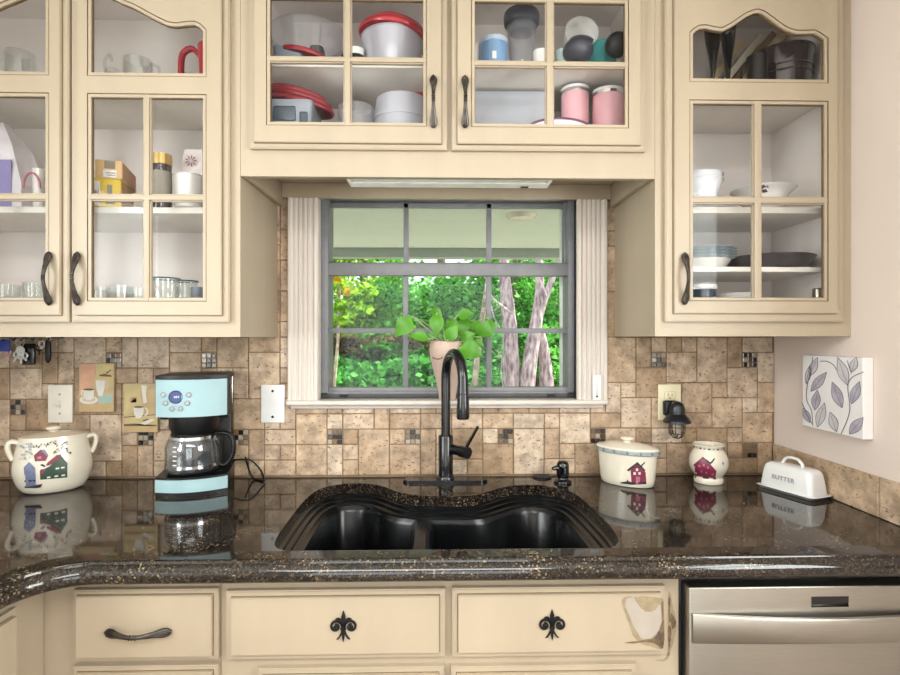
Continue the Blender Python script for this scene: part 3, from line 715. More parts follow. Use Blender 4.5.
# right wall cabinet
rx0, rx1 = X(655, YF), XR - .0005; rz0 = Z(336.3, YF, 750)
RC_ = thing('wall_cabinet', 'cream single-door glass wall cabinet right of the window, holding bowls and plates', 'cabinet', ((rx0 + rx1) / 2, -.16, rz0))
RFL = carcass(RC_, rx0, rx1, rz0, ZTOP, YF + .02, -.001)
zl = lambda py: Z(py, YD, 757)
oz = offs(rect(rx0, rx1, rz0, ZTOP), .045)
mb = MB(); mb.plate(rect(rx0, rx1, rz0, ZTOP), [oz], YF, YF + .02); part('face_frame', mb, [CREAM], RC_)
arch = [(690, 33), (694, 29), (699, 26), (706, 25.3), (714, 27), (722, 28), (730, 24), (738, 18.5), (746, 13), (754, 9.5), (759, 9), (765, 11), (772, 16), (780, 22), (788, 27), (797, 29.7), (806, 29.5), (815, 29), (821, 32), (828, 37)]
X7 = lambda a: X(a, YD)
top = [(X7(690), zl(82)), (X7(828), zl(82))] + [(X7(a), zl(b)) for a, b in arch[::-1]]
low = rect(X7(690), X7(828), zl(300.8), zl(100.5))
door(RC_, X7(666.5), X7(846), zl(321.5), zl(-26), X7(674.5) - X7(666.5), [top, low], [(X7(753.5), X7(762.5), zl(300.8), zl(100.5)), (X7(690), X7(828), zl(204), zl(196.3))], (X7(684), zl(279), 'v'))
RS1, RS2, RS3 = Z(207.5, -.28, 750), Z(267, -.28, 750), Z(91, -.28, 750)
shelf(RC_, rx0 + .017, rx1 - .017, RS1, -.285); shelf(RC_, rx0 + .017, rx1 - .04, RS2, -.285, .014); shelf(RC_, rx0 + .017, rx1 - .017, RS3, -.285)

# cabinet over the window
cx0, cx1 = lx1 + .0008, rx0 - .0008; cz0 = Z(177.5, YF, 450)
CC = thing('wall_cabinet', 'short cream glass-door cabinet over the window, filled with food containers and tumblers', 'cabinet', ((cx0 + cx1) / 2, -.16, cz0))
CFL = carcass(CC, cx0, cx1, cz0 + .05, ZTOP, YF + .02, -.001, bot=True)
zr = Z(128, YF, 450)
mb = MB(); mb.plate(rect(cx0, cx1, cz0, ZTOP), [rect(cx0 + .03, X(440, YF), zr, ZTOP - .04), rect(X(459, YF), cx1 - .03, zr, ZTOP - .04)], YF, YF + .02); part('face_frame', mb, [CREAM], CC)
mb = MB()   # cleats under the cabinet, along both sides and the wall
mb.box(cx0 + .0005, cx0 + .018, YF + .021, -.001, cz0 + .001, cz0 + .0715, .001); mb.box(cx1 - .018, cx1 - .0005, YF + .021, -.001, cz0 + .001, cz0 + .0715, .001)
mb.box(cx0 + .0185, cx1 - .0185, -.021, -.0205 + .0195, Z(198.3, -.02, 450), cz0 + .0715, .001)
part('cleat', mb, [CREAM], CC)
zl = lambda py: Z(py, YD, 450)
def cdoor(o0, o1, h0, h1, v0, v1, hz, hx):
    hole = rect(X7(h0), X7(h1), zl(126.3), zl(-3))
    door(CC, X7(o0), X7(o1), zl(148.8), zl(-27), X7(o0 + 5.5) - X7(o0), [hole], [(X7(v0), X7(v1), zl(126.3), zl(-3)), (X7(h0), X7(h1), zl(hz + 3.3), zl(hz - 3.3))], (X7(hx), zl(102.5), 'v'))
cdoor(248.3, 447, 266.5, 426.5, 343, 351.5, 60.5, 433.5); cdoor(451.8, 646.5, 471.5, 628.5, 545.5, 554.5, 62.5, 465)
CS1 = Z(63.5, -.28, 450); shelf(CC, cx0 + .017, cx1 - .017, CS1, -.285, .016)
mb = MB(); mb.box(X(449.5, -.2) - .008, X(449.5, -.2) + .008, -.285, -.011, CFL, CS1 - .0165); mb.box(X(449.5, -.2) - .008, X(449.5, -.2) + .008, -.285, -.011, CS1 + .0003, ZTOP - .024); part('divider', mb, [LINER], CC)

# strip light under it
uz = cz0 + .071; ub = uz - .036
ux0, ux1 = X(347, -.18), X(552, -.18); ya_, yb_ = -.285, -.106
ul = thing('under_cabinet_light', 'slim white strip light with a glossy cover, fixed under the cabinet over the window', 'light', ((ux0 + ux1) / 2, -.2, ub))
mb = MB(); mb.plate([(ux0, ya_), (ux1, ya_), (ux1, yb_), (ux0, yb_)], [[(ux0 + .010, ya_ + .03), (ux1 - .010, ya_ + .03), (ux1 - .010, yb_ - .046), (ux0 + .010, yb_ - .046)]], uz, ub, 0, lambda u, v, w: (u, v, w))
mb.box(ux0 + .004, ux1 - .004, ya_ + .004, yb_ - .004, uz - .008, uz - .001); part('housing', mb, mat('light_housing', 'F6F5F0', .3), ul)
mb = MB(); mb.box(ux0 + .0105, ux1 - .0105, ya_ + .0305, yb_ - .0465, ub + .003, ub + .007, .001); part('diffuser', mb, mat('glossy_diffuser', 'D5E0DB', .22, coat=.4, vary=.02), ul)
mb = MB(); q = X(524.5, -.12); mb.box(q - .012, q + .012, yb_ - .020, yb_ - .010, ub - .003, ub + .0005, .001); part('switch', mb, BLACK, ul)

# ------------------------------------------------------------------ base cabinets
zface = .8665
def fleur(px, py):
    mb = MB(); c = P(px, py, YBD); s = .00243   # metres per drawing unit (photo pixel at the drawer)
    def poly(pts, th=.003):
        for sg in (1, -1):
            mb.plate([(c.x + sg * u * s, c.z + v * s) for u, v in pts], [], YBD - .0003, YBD - th)
    poly([(0, 14.2), (.9, 12), (1.9, 9), (1.9, 6.5), (3.2, 7.6), (5.2, 8), (7.3, 6.9), (5.2, 6.3), (3.2, 4.6), (1.6, 1.8), (.6, -1.8), (0, -2.2)])
    poly([(0, -1.2), (2.8, -1.6), (1.7, -3.2), (2.2, -4.8), (3.8, -8.2), (6, -10.9), (4, -10.3), (2, -7.6), (1.1, -6.2), (1, -9.5), (0, -13.4)], .0034)
    sp = []
    for k in range(26):
        t = k / 25; a = radians(200 - 20) - t * radians(470); r = 5.4 - 3.9 * t
        sp.append((6.6 + r * cos(a) * 1.0, .4 + r * sin(a)))
    ws = [1.1 - .2 * abs(k / 12.5 - 1) for k in range(26)]
    for sg in (1, -1):
        mb.plate([(c.x + sg * u * s, c.z + v * s) for u, v in ribbon([(1.4, -2.2)] + sp, [.8] + ws)], [], YBD - .0003, YBD - .003)
        mb.lathe([(1.7 * s, 0), (1.7 * s, .003), (0, .0034)], (0, 0, 0), 14, M=Matrix.Translation(Vector((c.x + sg * 7.0 * s, YBD, c.z - .3 * s))) @ Matrix.Rotation(pi / 2, 4, 'X'))
    return mb
xc = X(44, YBF)             # inner corner between the two runs
bx1 = X(221, YBF); sx1 = X(678.5, YBF)
def bdoor(cab, p0, p1, y0, y1, ref, stp, name, hnd=None, z0=None, extra=None, label=None):
    Xb = lambda a: X(a, YBD)
    return door(cab, Xb(p0), Xb(p1), Z(y1, YBD, ref) if z0 is None else z0, Z(y0, YBD, ref), stp, [], (), hnd, YBF, YBD, name, label, extra)
def base(name, label, x0, x1, rails):
    t = thing(name, label, 'cabinet', ((x0 + x1) / 2, -.3, .0))
    mb = MB(); mb.box(x0 + .0005, x0 + .016, YBF + .0205, -.01, .1, zface - .0006); mb.box(x1 - .016, x1 - .0005, YBF + .0205, -.01, .1, zface - .0006); mb.box(x0 + .016, x1 - .016, YBF + .0205, -.01, .1, .116); mb.box(x0 + .016, x1 - .016, -.02, -.01, .116, .62)
    mb.box(x0 + .0005, x1 - .0005, YBF + .07, YBF + .085, 0, .1); part('carcass', mb, CREAM, t)
    mb = MB(); mb.plate(rect(x0 + .0003, x1 - .0003, .1, zface - .0004), rails, YBF, YBF + .02); part('face_frame', mb, CREAM, t); return t
ztd = Z(663, YBF, 150)
BC = base('base_cabinet', 'cream drawer base cabinet left of the sink base, with a bronze pull', xc, bx1, [rect(X(76, YBF), X(211, YBF), Z(659, YBF, 150), Z(597, YBF, 150)), rect(X(76, YBF), X(211, YBF), .13, Z(674, YBF, 150))])
bdoor(BC, 70, 216.5, 591.4, 663, 143, .0105, 'drawer', (X(139.5, YBD), Z(631, YBD, 140), 'h'))
bdoor(BC, 70, 216.5, 668.5, 700, 143, .0105, 'drawer', (X(139.5, YBD), .52, 'h'), z0=.42); bdoor(BC, 70, 216.5, 880, 900, 143, .0105, 'drawer', (X(139.5, YBD), .27, 'h'), z0=.13) if False else None
SB = base('sink_base_cabinet', 'wide cream sink base cabinet with two ornamented false drawer fronts', bx1 + .0005, sx1, [rect(X(230, YBF), X(440, YBF), Z(656, YBF, 330), Z(598, YBF, 330)), rect(X(458, YBF), X(661, YBF), Z(652, YBF, 560), Z(594, YBF, 560)), rect(X(262, YBF), X(630, YBF), .13, Z(680, YBF, 450))])
d1 = bdoor(SB, 224.3, 445.2, 591.8, 660.8, 335, .0125, 'drawer_front', label='false drawer front with clean cream paint')
part('fleur_ornament', fleur(343.5, 626.5), BLACK, d1, label='black scrolled lily ornament')
def burn(mb):
    fn = lambda u, v: tuple(P(u, v, YBD - .0005)); fn2 = lambda u, v: tuple(P(u, v, YBD - .0008)); fb = lambda u, v: tuple(P(u, v, YBD - .0011))
    rb = random.Random(3)
    def jag(pts, a=.8): return [(u + rb.uniform(-a, a), v + rb.uniform(-a, a)) for u, v in smoothline(pts, 3, True)]
    mb.decal(jag([(622, 600), (634, 596.5), (660, 598), (663.5, 606), (663.5, 646), (650, 646), (636, 640), (628, 622)], .5), fn, 4, 0)
    mb.decal(jag([(626, 599), (633, 597), (637, 604), (645, 611), (655, 610), (660, 605), (661.5, 625), (656, 634), (648, 639), (640, 637), (632, 622), (627, 610)]), fn2, 3, 0)
    mb.decal(jag([(641, 606), (647, 609), (655, 606), (655, 610), (648, 612)], .4), fb, 4, 0)
    mb.decal(jag([(659, 630), (663.5, 620), (663.5, 648), (657, 645), (651, 641), (655, 637)], .5), fb, 2, 0)
    mb.decal(jag([(661, 604), (663.4, 602), (663.4, 622), (661.5, 616)], .3), fb, 2, 0)
    mb.decal(jag([(624, 643), (640, 640.5), (652, 639), (657, 643), (645, 642.2), (634, 643.5)], .2), fb, 2, 0)
d2 = bdoor(SB, 452.3, 667, 589, 658.3, 560, .0125, 'drawer_front', extra=burn, label='false drawer front with a scorched, peeling corner')
part('fleur_ornament', fleur(552, 625), BLACK, d2, label='black scrolled lily ornament')
bdoor(SB, 256, 444.5, 670, 700, 350, .0125, 'door', z0=.13); bdoor(SB, 451, 638, 668, 700, 545, .0125, 'door', z0=.13)
mb = MB(); rb = random.Random(8); fn = lambda u, v: tuple(P(u, v, YBF - .0004)); fk = lambda u, v: tuple(P(u, v, YBF - .0007))
jg = lambda pts, a: [(u + rb.uniform(-a, a), v + rb.uniform(-a, a)) for u, v in smoothline(pts, 4, True)]
mb.decal(jg([(668.5, 594), (671, 596), (673, 606), (676, 618), (676.5, 628), (674, 640), (671, 650), (668.5, 656), (667.8, 630)], .35), fn, 1, 0)
for pts in ([(668.5, 597), (670.5, 600), (670, 612), (671.5, 620), (669, 622), (668.3, 610)], [(671, 613), (675.5, 620), (675.5, 626), (672, 629), (671, 622)], [(668.5, 626), (671, 628), (670.8, 640), (669, 648), (668.2, 640)]): mb.decal(jg(pts, .3), fk, 0, 0)
mb.decal(jg([(655, 660), (664, 658.8), (668, 652), (668.5, 658), (662, 661.5)], .3), fn, 1, 0)
part('scorch_stain', mb, [SCORCH, TOAST], SB, smooth=0, label='dark scorched paint beside the right false drawer front')
# left run, facing right
LB_ = thing('base_cabinet', 'cream corner base cabinet on the left run, turned to face the dishwasher side', 'cabinet', ((XL + xc) / 2, -1.2, 0))
mb = MB(); mb.box(XL + .001, xc - .0005, -2.25, YBF - .0005 - .0, .1, zface - .0006); mb.box(XL + .001, xc - .08, -2.25, YBF - .0005, 0, .1)
mb.box(XL + .001, xc - .0008, YBF - .0004, -.01, .1, zface - .0006); part('carcass', mb, CREAM, LB_)
q = Q(20.5, 640, xc + .018); zt3 = Q(20.5, 606.5, xc + .018).z
mb = MB(); yy1 = q.y; yy0 = yy1 - .40
mp = lambda u, v, w: (w, u, v)
O = rect(yy0, yy1, .13, zt3); mb.plate(O, [], xc + .0004, xc + .011, 0, mp); mb.plate(offs(O, .0125), [], xc + .0105, xc + .021, 0, mp); mb.plate(offs(O, .0112), [offs(O, .0125)], xc + .0108, xc + .0118, 1, mp)
part('door', mb, [CREAM, GLAZE], LB_)

# ------------------------------------------------------------------ dishwasher
STEEL = mat('brushed_steel', 'ABA69D', .36, metal=1, vary=.04, scale=30, stretch=(.6, 1, 30))
dwx0, dwx1 = X(681, YBF), X(681, YBF) + .432
dwx1 = XR - .003
DW = thing('dishwasher', 'brushed stainless steel dishwasher with a bowed bar handle, right of the sink base', 'dishwasher', ((dwx0 + dwx1) / 2, -.3, 0))
mb = MB(); mb.box(sx1 + .002, dwx1, YBF + .012, -.02, .02, zface - .003, .002); mb.box(sx1 + .004, dwx1 - .01, YBF + .05, YBF + .07, 0, .1)
for k in range(6): mb.box(sx1 + .0025, sx1 + .010, YBF + .0105, YBF + .013, .742 + k * .007, .745 + k * .007)
part('tub', mb, BLACK, DW)
px0 = X(688, YBD); ztp = Z(586.5, YBD, 700)
mb = MB(); mb.box(px0, dwx1 - .001, YBD - .004, YBF + .0118, .11, ztp, .004, seg=3); dd = part('door', mb, STEEL, DW)
mb = MB(); hx0, hx1 = X(690.5, YBD), dwx1 - .006; n = 28; vs = []; fs = []; hc = (hx0 + hx1) / 2; hw = (hx1 - hx0) / 2
ztopA, zbotA = Z(611.5, YBD, 691), Z(641, YBD, 691)
for i in range(n + 1):
    u = -1 + 2 * i / n; xx = hc + u * hw; o = .022 * (1 - u * u); yb0 = YBD - .0045
    zt4 = ztopA - .0035 * (1 - u * u); zb4 = zbotA + .008 * (1 - u * u)
    sec = [(yb0 - o + .004, zt4 - .001), (yb0 - o - .006, zt4), (yb0 - o - .008, zt4 - .003), (yb0 - o - .0084, (zt4 + zb4) / 2), (yb0 - o - .008, zb4 + .004), (yb0 - o - .005, zb4), (yb0 - o + .004, zb4 + .001)]
    if abs(u) > .93: sec = [(min(yb0 + .0035, a + (.0), ), b) for a, b in sec]
    vs += [(xx, a, b) for a, b in sec]
k = 7
for i in range(n):
    for j in range(k): fs.append((i * k + j, i * k + (j + 1) % k, (i + 1) * k + (j + 1) % k, (i + 1) * k + j))
fs.append(tuple(range(k))); fs.append(tuple(n * k + j for j in range(k)))
mb.add(vs, fs); part('handle', mb, STEEL, dd, label='bowed steel bar handle', smooth=50)
mb = MB(); mb.box(X(810, YBD), X(847, YBD), YBD - .0052, YBD - .003, Z(606, YBD, 828), Z(595.5, YBD, 828), .0005); part('control_window', mb, BLACKG, dd, label='small black display window')
# ------------------------------------------------------------------ things on the worktop and wall
def hitfn(c, prof, sx, sy, rot, off=.0009):
    """point on a turned (oval) surface seen at a pixel, lifted a hair off it"""
    zs = sorted((z, r) for r, z in prof)
    def rad(z):
        if z <= zs[0][0]: return zs[0][1] if z > zs[0][0] - .004 else 0
        for (a, r0), (b, r1) in zip(zs, zs[1:]):
            if z <= b: return r0 + (r1 - r0) * (z - a) / max(1e-9, b - a)
        return 0
    cr, sr = cos(-rot), sin(-rot); st = [off]
    def ins(p):
        x, y, z = p.x - c[0], p.y - c[1], p.z - c[2]
        u, v = (x * cr - y * sr) / sx, (x * sr + y * cr) / sy
        return u * u + v * v <= rad(z) ** 2
    def fn(px, py):
        d = ray(px, py).normalized(); d0 = (Vector((c[0], c[1], CAM.z)) - CAM).length; t = d0 - .25; end = d0 + .35
        while t < end:
            if ins(CAM + d * t):
                a, b = t - .004, t
                for _ in range(10):
                    m_ = (a + b) / 2
                    if ins(CAM + d * m_): b = m_
                    else: a = m_
                return tuple(CAM + d * (a - st[0]))
            t += .004
        return tuple(CAM + d * d0)
    fn.st = st; return fn
def smoothprof(p, k=4): return smoothline(p, k)
STONE = mat('cream_stoneware', 'D8CFBE', .22, coat=.35, vary=.03)
PT = {k: mat('paint_' + k, h, .4, vary=.12, scale=60) for k, h in dict(green='2F4636', wine='7A2A42', slate='6C7390', dark='2A2A2E', greyblue='969C9C', tan='B89A6C', pink='B06A7C', pale='D9D4CC').items()}
PL = list(PT.values()); PI = {k: i + 1 for i, k in enumerate(PT)}
# bean pot
cb = (X(53.5, -.125), -.125, ZC); A, B, TA = .099, .074, radians(35)
pr = [(.60, .0), (.74, .004), (.88, .022), (.97, .048), (1.0, .068), (.985, .09), (.94, .118), (.885, .143), (.855, .158), (.845, .1655), (.83, .1665), (.815, .164), (.81, .155), (.81, .12), (.80, .11)]
bp = thing('bean_pot', 'oval cream stoneware crock with lid and lug handles, painted with birdhouses', 'pot', cb)
mb = MB(); sp = smoothprof(pr, 3); mb.lathe(sp, cb, 56, A, B, TA)
fn = hitfn(cb, [q for q in sp[:29]], A, B, TA)
D = lambda pts, k, c=1: (mb.decal(pts, fn, PI[k], max(c, 1)), fn.st.__setitem__(0, fn.st[0] + (.00012 if fn.st[0] < .0035 else 0)))
K = lambda pts: [(u / 8.44, 420 + v / 8.44) for u, v in pts]
D(K([(340, 505), (335, 430), (420, 390), (515, 300), (570, 365), (568, 485)]), 'green', 3)
D(K([(385, 385), (400, 360), (480, 295), (520, 290), (505, 320), (440, 372), (410, 385)]), 'wine', 2); D(K([(335, 435), (345, 415), (385, 415), (375, 440), (345, 460)]), 'wine')
for a, b in ((395, 480), (460, 470), (520, 462), (470, 405), (515, 398)): D(K([(a, b), (a + 30, b - 5), (a + 30, b + 8), (a, b + 13)]), 'pale', 0)
D(K([(285, 300), (340, 250), (408, 295), (385, 345), (295, 350)]), 'wine', 2); D(K([(340, 250), (375, 250), (408, 295), (395, 305)]), 'slate', 1); D(K([(315, 310), (350, 305), (350, 325), (315, 328)]), 'pink', 0)
D(K([(200, 400), (245, 355), (295, 405), (300, 460), (205, 465)]), 'slate', 2); D(K([(212, 465), (300, 460), (303, 555), (218, 565)]), 'slate', 2)
D(K([(205, 510), (300, 505), (300, 518), (205, 524)]), 'dark', 0); D(K([(205, 560), (345, 550), (360, 540), (340, 570), (300, 575), (210, 574)]), 'dark', 1)
D(K([(335, 380), (360, 370), (385, 390), (375, 400)]), 'dark', 0)
rp_ = random.Random(4)
for (u0, v0), (u1, v1), nn in (((285, 235), (350, 215), 7), ((375, 215), (440, 190), 8), ((455, 185), (485, 215), 6), ((520, 225), (575, 185), 8), ((560, 240), (600, 290), 8), ((450, 265), (500, 255), 6)):
    for i in range(nn):
        t = i / nn; u, v = u0 + (u1 - u0) * t + rp_.uniform(-8, 8), v0 + (v1 - v0) * t + rp_.uniform(-14, 14); a = rp_.uniform(0, 3.1); w = rp_.uniform(11, 17)
        D(K([(u - w * cos(a), v - w * sin(a)), (u + 4 * sin(a), v - 4 * cos(a)), (u + w * cos(a), v + w * sin(a)), (u - 4 * sin(a), v + 4 * cos(a))]), 'dark', 0)
for i in range(34):
    u, v = rp_.uniform(165, 270), rp_.uniform(200, 340); w = rp_.uniform(8, 15); D(K([(u - w, v), (u, v - w), (u + w, v + 2), (u, v + w)]), 'greyblue' if i % 3 else 'pale', 0)
part('body', mb, [STONE] + PL, bp, smooth=50)
mb = MB(); mb.lathe(smoothprof([(.80, .156), (.822, .1645), (.79, .167), (.6, .171), (.35, .174), (.14, .176)], 3), cb, 48, A, B, TA); lid = part('lid', mb, mat('tan_stoneware', 'C9B9A4', .25, coat=.3, vary=.03), bp, label='tan glazed lid')
mb = MB(); mb.lathe(smoothprof([(.012, .174), (.012, .178), (.018, .182), (.019, .186), (.014, .1895), (.0, .1905)], 3), cb, 24); part('knob', mb, STONE, lid)
mb = MB(); mb.lathe([(.85, .1655), (.835, .168), (.82, .1660)], cb, 56, A, B, TA); part('rim_band', mb, mat('unglazed_rim', 'A8927A', .7), bp, label='brown unglazed rim')
for sg in (1, -1):
    mb = MB(); ax = Vector((cos(TA) * sg, sin(TA) * sg, 0)); C0 = Vector(cb)
    pts = [C0 + ax * A * r + Vector((0, 0, z)) for r, z in ((.84, .149), (.94, .154), (1.03, .153), (1.08, .144), (1.07, .130), (1.02, .113), (.96, .102))]
    mb.tube(smoothline(pts, 4), (.0075, .015), 12, flat=(0, 0, 1)); part('handle', mb, STONE, bp, smooth=60)

# coffee maker
cm = (X(196, -.12), -.117, ZC); RZ = radians(14)
AQUA = mat('aqua_enamel', '97B3B8', .4, coat=.0, spec=.3, vary=.03)
km = thing('coffee_maker', 'retro pale aqua and black drip coffee maker with a glass carafe', 'coffee maker', cm, RZ)
def arcplan(w, yf_, sag, yb_, n=14): return [(-w + 2 * w * i / n, yf_ + sag * (2 * i / n - 1) ** 2) for i in range(n + 1)] + [(w, yb_), (-w, yb_)]
mp3 = lambda u, v, w: (u, v, w)
arcy = lambda x, yf_=-.095, sag=.028, w=.097: yf_ + sag * (x / w) ** 2
mb = MB(); mb.plate(arcplan(.097, -.094, .028, -.03), [], .335, .229, 0, mp3); mb.plate(arcplan(.097, -.0935, .028, -.0), [], .347, .3352, 0, mp3)
mb.box(-.093, .095, -.04, .095, .215, .348, .006); mb.box(-.055, .095, .035, .095, .02, .22, .006)
mb.lathe([(.062, .175), (.07, .19), (.072, .2285), (0, .229)], (0, -.02, 0), 28)
part('body', mb, BLACK, km, local=True)
mb = MB(); mb.plate(arcplan(.0955, -.097, .028, -.05), [], .3355, .2285, 0, mp3); fp = part('front_panel', mb, AQUA, km, local=True, label='curved pale aqua control panel')
mb = MB(); mb.plate(arcplan(.097, -.092, .028, .095), [], .0535, .0, 0, mp3); mb.lathe([(.075, .053), (.078, .057), (.07, .058), (0, .0575)], (0, -.015, 0), 32); part('base', mb, BLACK, km, local=True)
mb = MB(); mb.plate(arcplan(.097, -.097, .028, -.06), [], .0475, .012, 0, mp3); part('base_panel', mb, AQUA, km, local=True, label='pale aqua band on the base')
def loc_of(px, py):   # local x,z on the front panel
    p = P(px, py, -.215); q = WM[km].inverted() @ p; return q.x, q.z
MFR = lambda x, z: Matrix.Translation(Vector((x, arcy(x) - .002, z))) @ Matrix.Rotation(pi / 2, 4, 'X')
x, z = loc_of(176, 397)
mb = MB(); mb.lathe([(.0190, -.002), (.0190, .002), (.0175, .0035), (.0165, .0025), (.0, .0025)], n=32, M=MFR(x, z))
for dx, h in ((-.0045, .0062), (-.0015, .0035), (.0012, .0062), (.0048, .0035), (.0072, .0062)): mb.box(dx - .001, dx + .001, -h / 2 - .0008, h / 2 - .0008, .0026, .0031, 0, 1, MFR(x + .001, z + .001))
part('display', mb, [mat('navy_display', '1A2A66', .2, coat=.1), mat('display_segments', 'C8D2F2', .4)], fp, local=True, label='round navy clock display')
for px, py in ((163.3, 394.8), (165.6, 403.2), (172.2, 408.7), (180.6, 408.7), (187.2, 403.2), (188.6, 395)):
    x, z = loc_of(px, py); mb = MB(); mb.lathe([(.0075, -.002), (.0075, .002), (.006, .004), (.0, .0044)], n=20, M=MFR(x, z)); part('button', mb, mat('button_steel', '9A9A9E', .4, metal=.5), fp, local=True)
mb = MB(); mb.box(.0945, .0975, .045, .058, .23, .335, .001); part('water_gauge', mb, CHROME, km, local=True)
cpr = [(.058, .0), (.070, .002), (.075, .010), (.0765, .03), (.0765, .065), (.073, .085), (.064, .102), (.058, .108)]
CARG = clear('carafe_glass', 'F2F5F7', .02, 'D8DCE4', 1.0, .09)
CAF = (-.006, -.018, .0585)
cf = MB(); cf.lathe(smoothprof(cpr, 3), CAF, 40); cf.lathe(smoothprof([(r - .003, z + .003) for r, z in cpr], 3), CAF, 40)
ca = part('carafe', cf, CARG, km, local=True, label='clear glass carafe'); 
mb = MB(); mb.lathe([(.0565, .103), (.0605, .104), (.061, .114), (.058, .119), (.03, .122), (0, .1225)], CAF, 36); part('lid', mb, BLACK, ca, local=True)
mb = MB(); mb.lathe([(.0772, .018), (.0785, .018), (.0785, .026), (.0772, .026)], CAF, 40); mb.lathe([(.0625, .098), (.066, .098), (.062, .107), (.059, .107)], CAF, 40); part('metal_band', mb, CHROME, ca, local=True)
mb = MB(); ha = radians(-10); u = Vector((cos(ha), sin(ha), 0)); C0 = Vector(CAF)
pts = [C0 + u * r + Vector((0, 0, z)) for r, z in ((.058, .109), (.085, .112), (.108, .104), (.118, .08), (.117, .05), (.106, .026), (.090, .014), (.079, .018))]
mb.tube(smoothline(pts, 5), (.0065, .010), 10, flat=(0, 0, 1)); mb.tube([C0 + u * .0795 + Vector((0, 0, z)) for z in (.018, .06, .095)], (.004, .009), 10, flat=u); part('handle', mb, BLACK, ca, local=True, smooth=60)
mb = MB()
for k in range(5): 
    a = radians(-118); mb.box(-.006, .006, -.0008, .0003, .03 + k * .013, .033 + k * .013, 0, 0, Matrix.Translation(C0 + Vector((cos(a), sin(a), 0)) * .0772) @ Matrix.Rotation(a + pi / 2, 4, 'Z'))
part('level_marks', mb, WHITE, ca, local=True)
q0 = WM[km] @ Vector((.09, .098, .12)); g = lambda px, py: tuple(G(px, py, ZC + .0035))
mb = MB(); mb.tube(smoothline([tuple(q0), (q0.x + .03, q0.y + .012, 1.0), tuple(P(249, 470, -.022)), g(254, 479), g(262, 480.5), g(264.5, 482), tuple(P(261, 471, -.03)), tuple(P(252, 461, -.03)), tuple(P(243, 459.5, -.03)), (q0.x + .01, -.02, .975)], 6), .003, 8)
part('power_cord', mb, BLACK, km, smooth=60)

# switch plate, outlets
def plate_thing(name, label, cat, px0, px1, py0, py1, m_, bev=.0025):
    x0, x1 = X(px0, -.006), X(px1, -.006); z0, z1 = Z(py1, -.006, px0), Z(py0, -.006, px0)
    t = thing(name, label, cat, ((x0 + x1) / 2, 0, z0)); mb = MB(); mb.box(x0, x1, -.006, -.0002, z0, z1, bev, seg=3); part('cover_plate', mb, m_, t); return t, (x0 + x1) / 2, (z0 + z1) / 2, (z1 - z0)
t, x, z, h = plate_thing('light_switch', 'cream toggle light switch on the backsplash above the bean pot', 'light switch', 47.5, 72, 385, 423, mat('switch_cream', 'DCD5C8', .35, vary=.02))
mb = MB(); mb.box(x - .0045, x + .0045, -.0085, -.0055, z - .012, z + .012, .001); mb.box(x - .0035, x + .0035, -.017, -.006, z - .008, z + .002, .0015, M=None); part('toggle', mb, IVORY, t)
for dz in (.031, -.031): mb = MB(); mb.lathe([(.0032, 0), (.0032, .001), (.0, .0014)], M=Matrix.Translation(Vector((x, -.006, z + dz))) @ Matrix.Rotation(pi / 2, 4, 'X'), n=14); part('screw', mb, mat('grey_screw', '8A8580', .4), t)
t, x, z, h = plate_thing('blank_cover_plate', 'white blank cover plate with two dark screws beside the coffee maker', 'wall plate', 260.7, 284.5, 385, 423, WHITE)
for dz in (.042, -.042): mb = MB(); mb.lathe([(.0042, 0), (.0042, .001), (.0, .0014)], M=Matrix.Translation(Vector((x, -.006, z + dz))) @ Matrix.Rotation(pi / 2, 4, 'X'), n=14); part('screw', mb, BLACK, t)
t, x, z, h = plate_thing('power_outlet', 'ivory double wall outlet right of the window with a night light plugged in', 'outlet', 658.3, 681.2, 384.3, 420.3, mat('outlet_ivory', 'D4CAAA', .35, vary=.02))
for dz in (.022, -.022):
    mb = MB(); mb.box(x - .018, x + .018, -.0085, -.005, z + dz - .0145, z + dz + .0145, .003); sck = part('socket', mb, MC['outlet_ivory'], t)
    mb = MB(); mb.box(x - .0075, x - .0055, -.0088, -.006, z + dz - .002, z + dz + .007); mb.box(x + .0055, x + .0075, -.0088, -.006, z + dz - .002, z + dz + .006); mb.lathe([(.0025, 0), (.0025, .003), (0, .003)], n=12, M=Matrix.Translation(Vector((x, -.006, z + dz - .0075))) @ Matrix.Rotation(pi / 2, 4, 'X')); part('slot', mb, BLACK, sck)
# night light
yn = -.048; xn = X(677, yn); zz = lambda py: Z(py, yn, 677)
nl = thing('night_light', 'dark lantern-style night light with a wire cage, plugged into the ivory outlet', 'night light', (xn, yn, zz(438.5)))
NAVY = mat('dark_navy_metal', '141720', .35, coat=.1, vary=.15)
mb = MB(); xq = X(670.3, -.02); mb.box(xq - .022, xq + .022, -.034, -.0089, Z(415.5, -.02, 670), Z(400.5, -.02, 670), .006, seg=3); mb.tube([(xq, -.03, zz(408)), (xn, yn, zz(408))], .01, 12); part('plug', mb, BLACK, nl)
mb = MB(); mb.lathe(smoothprof([(.0425, zz(422.5)), (.0425, zz(421)), (.036, zz(418)), (.0285, zz(415)), (.0245, zz(413.8)), (.0245, zz(411)), (.023, zz(407)), (.0175, zz(403.4)), (.009, zz(401.6)), (0, zz(401.2))], 2), (xn, yn, 0), 36); part('shade', mb, NAVY, nl)
mb = MB()
for k in range(8):
    a = pi / 4 * k + .2
    mb.tube(smoothline([(xn + r * cos(a), yn + r * sin(a), zz(py)) for r, py in ((.0235, 421.5), (.0245, 427), (.0235, 432), (.017, 436), (.005, 438.3))], 3), .0013, 6)
for r, py in ((.0248, 427), (.0225, 433), (.0245, 422.5)): mb.tube([(xn + r * cos(a * pi / 12), yn + r * sin(a * pi / 12), zz(py)) for a in range(25)], .0013, 6)
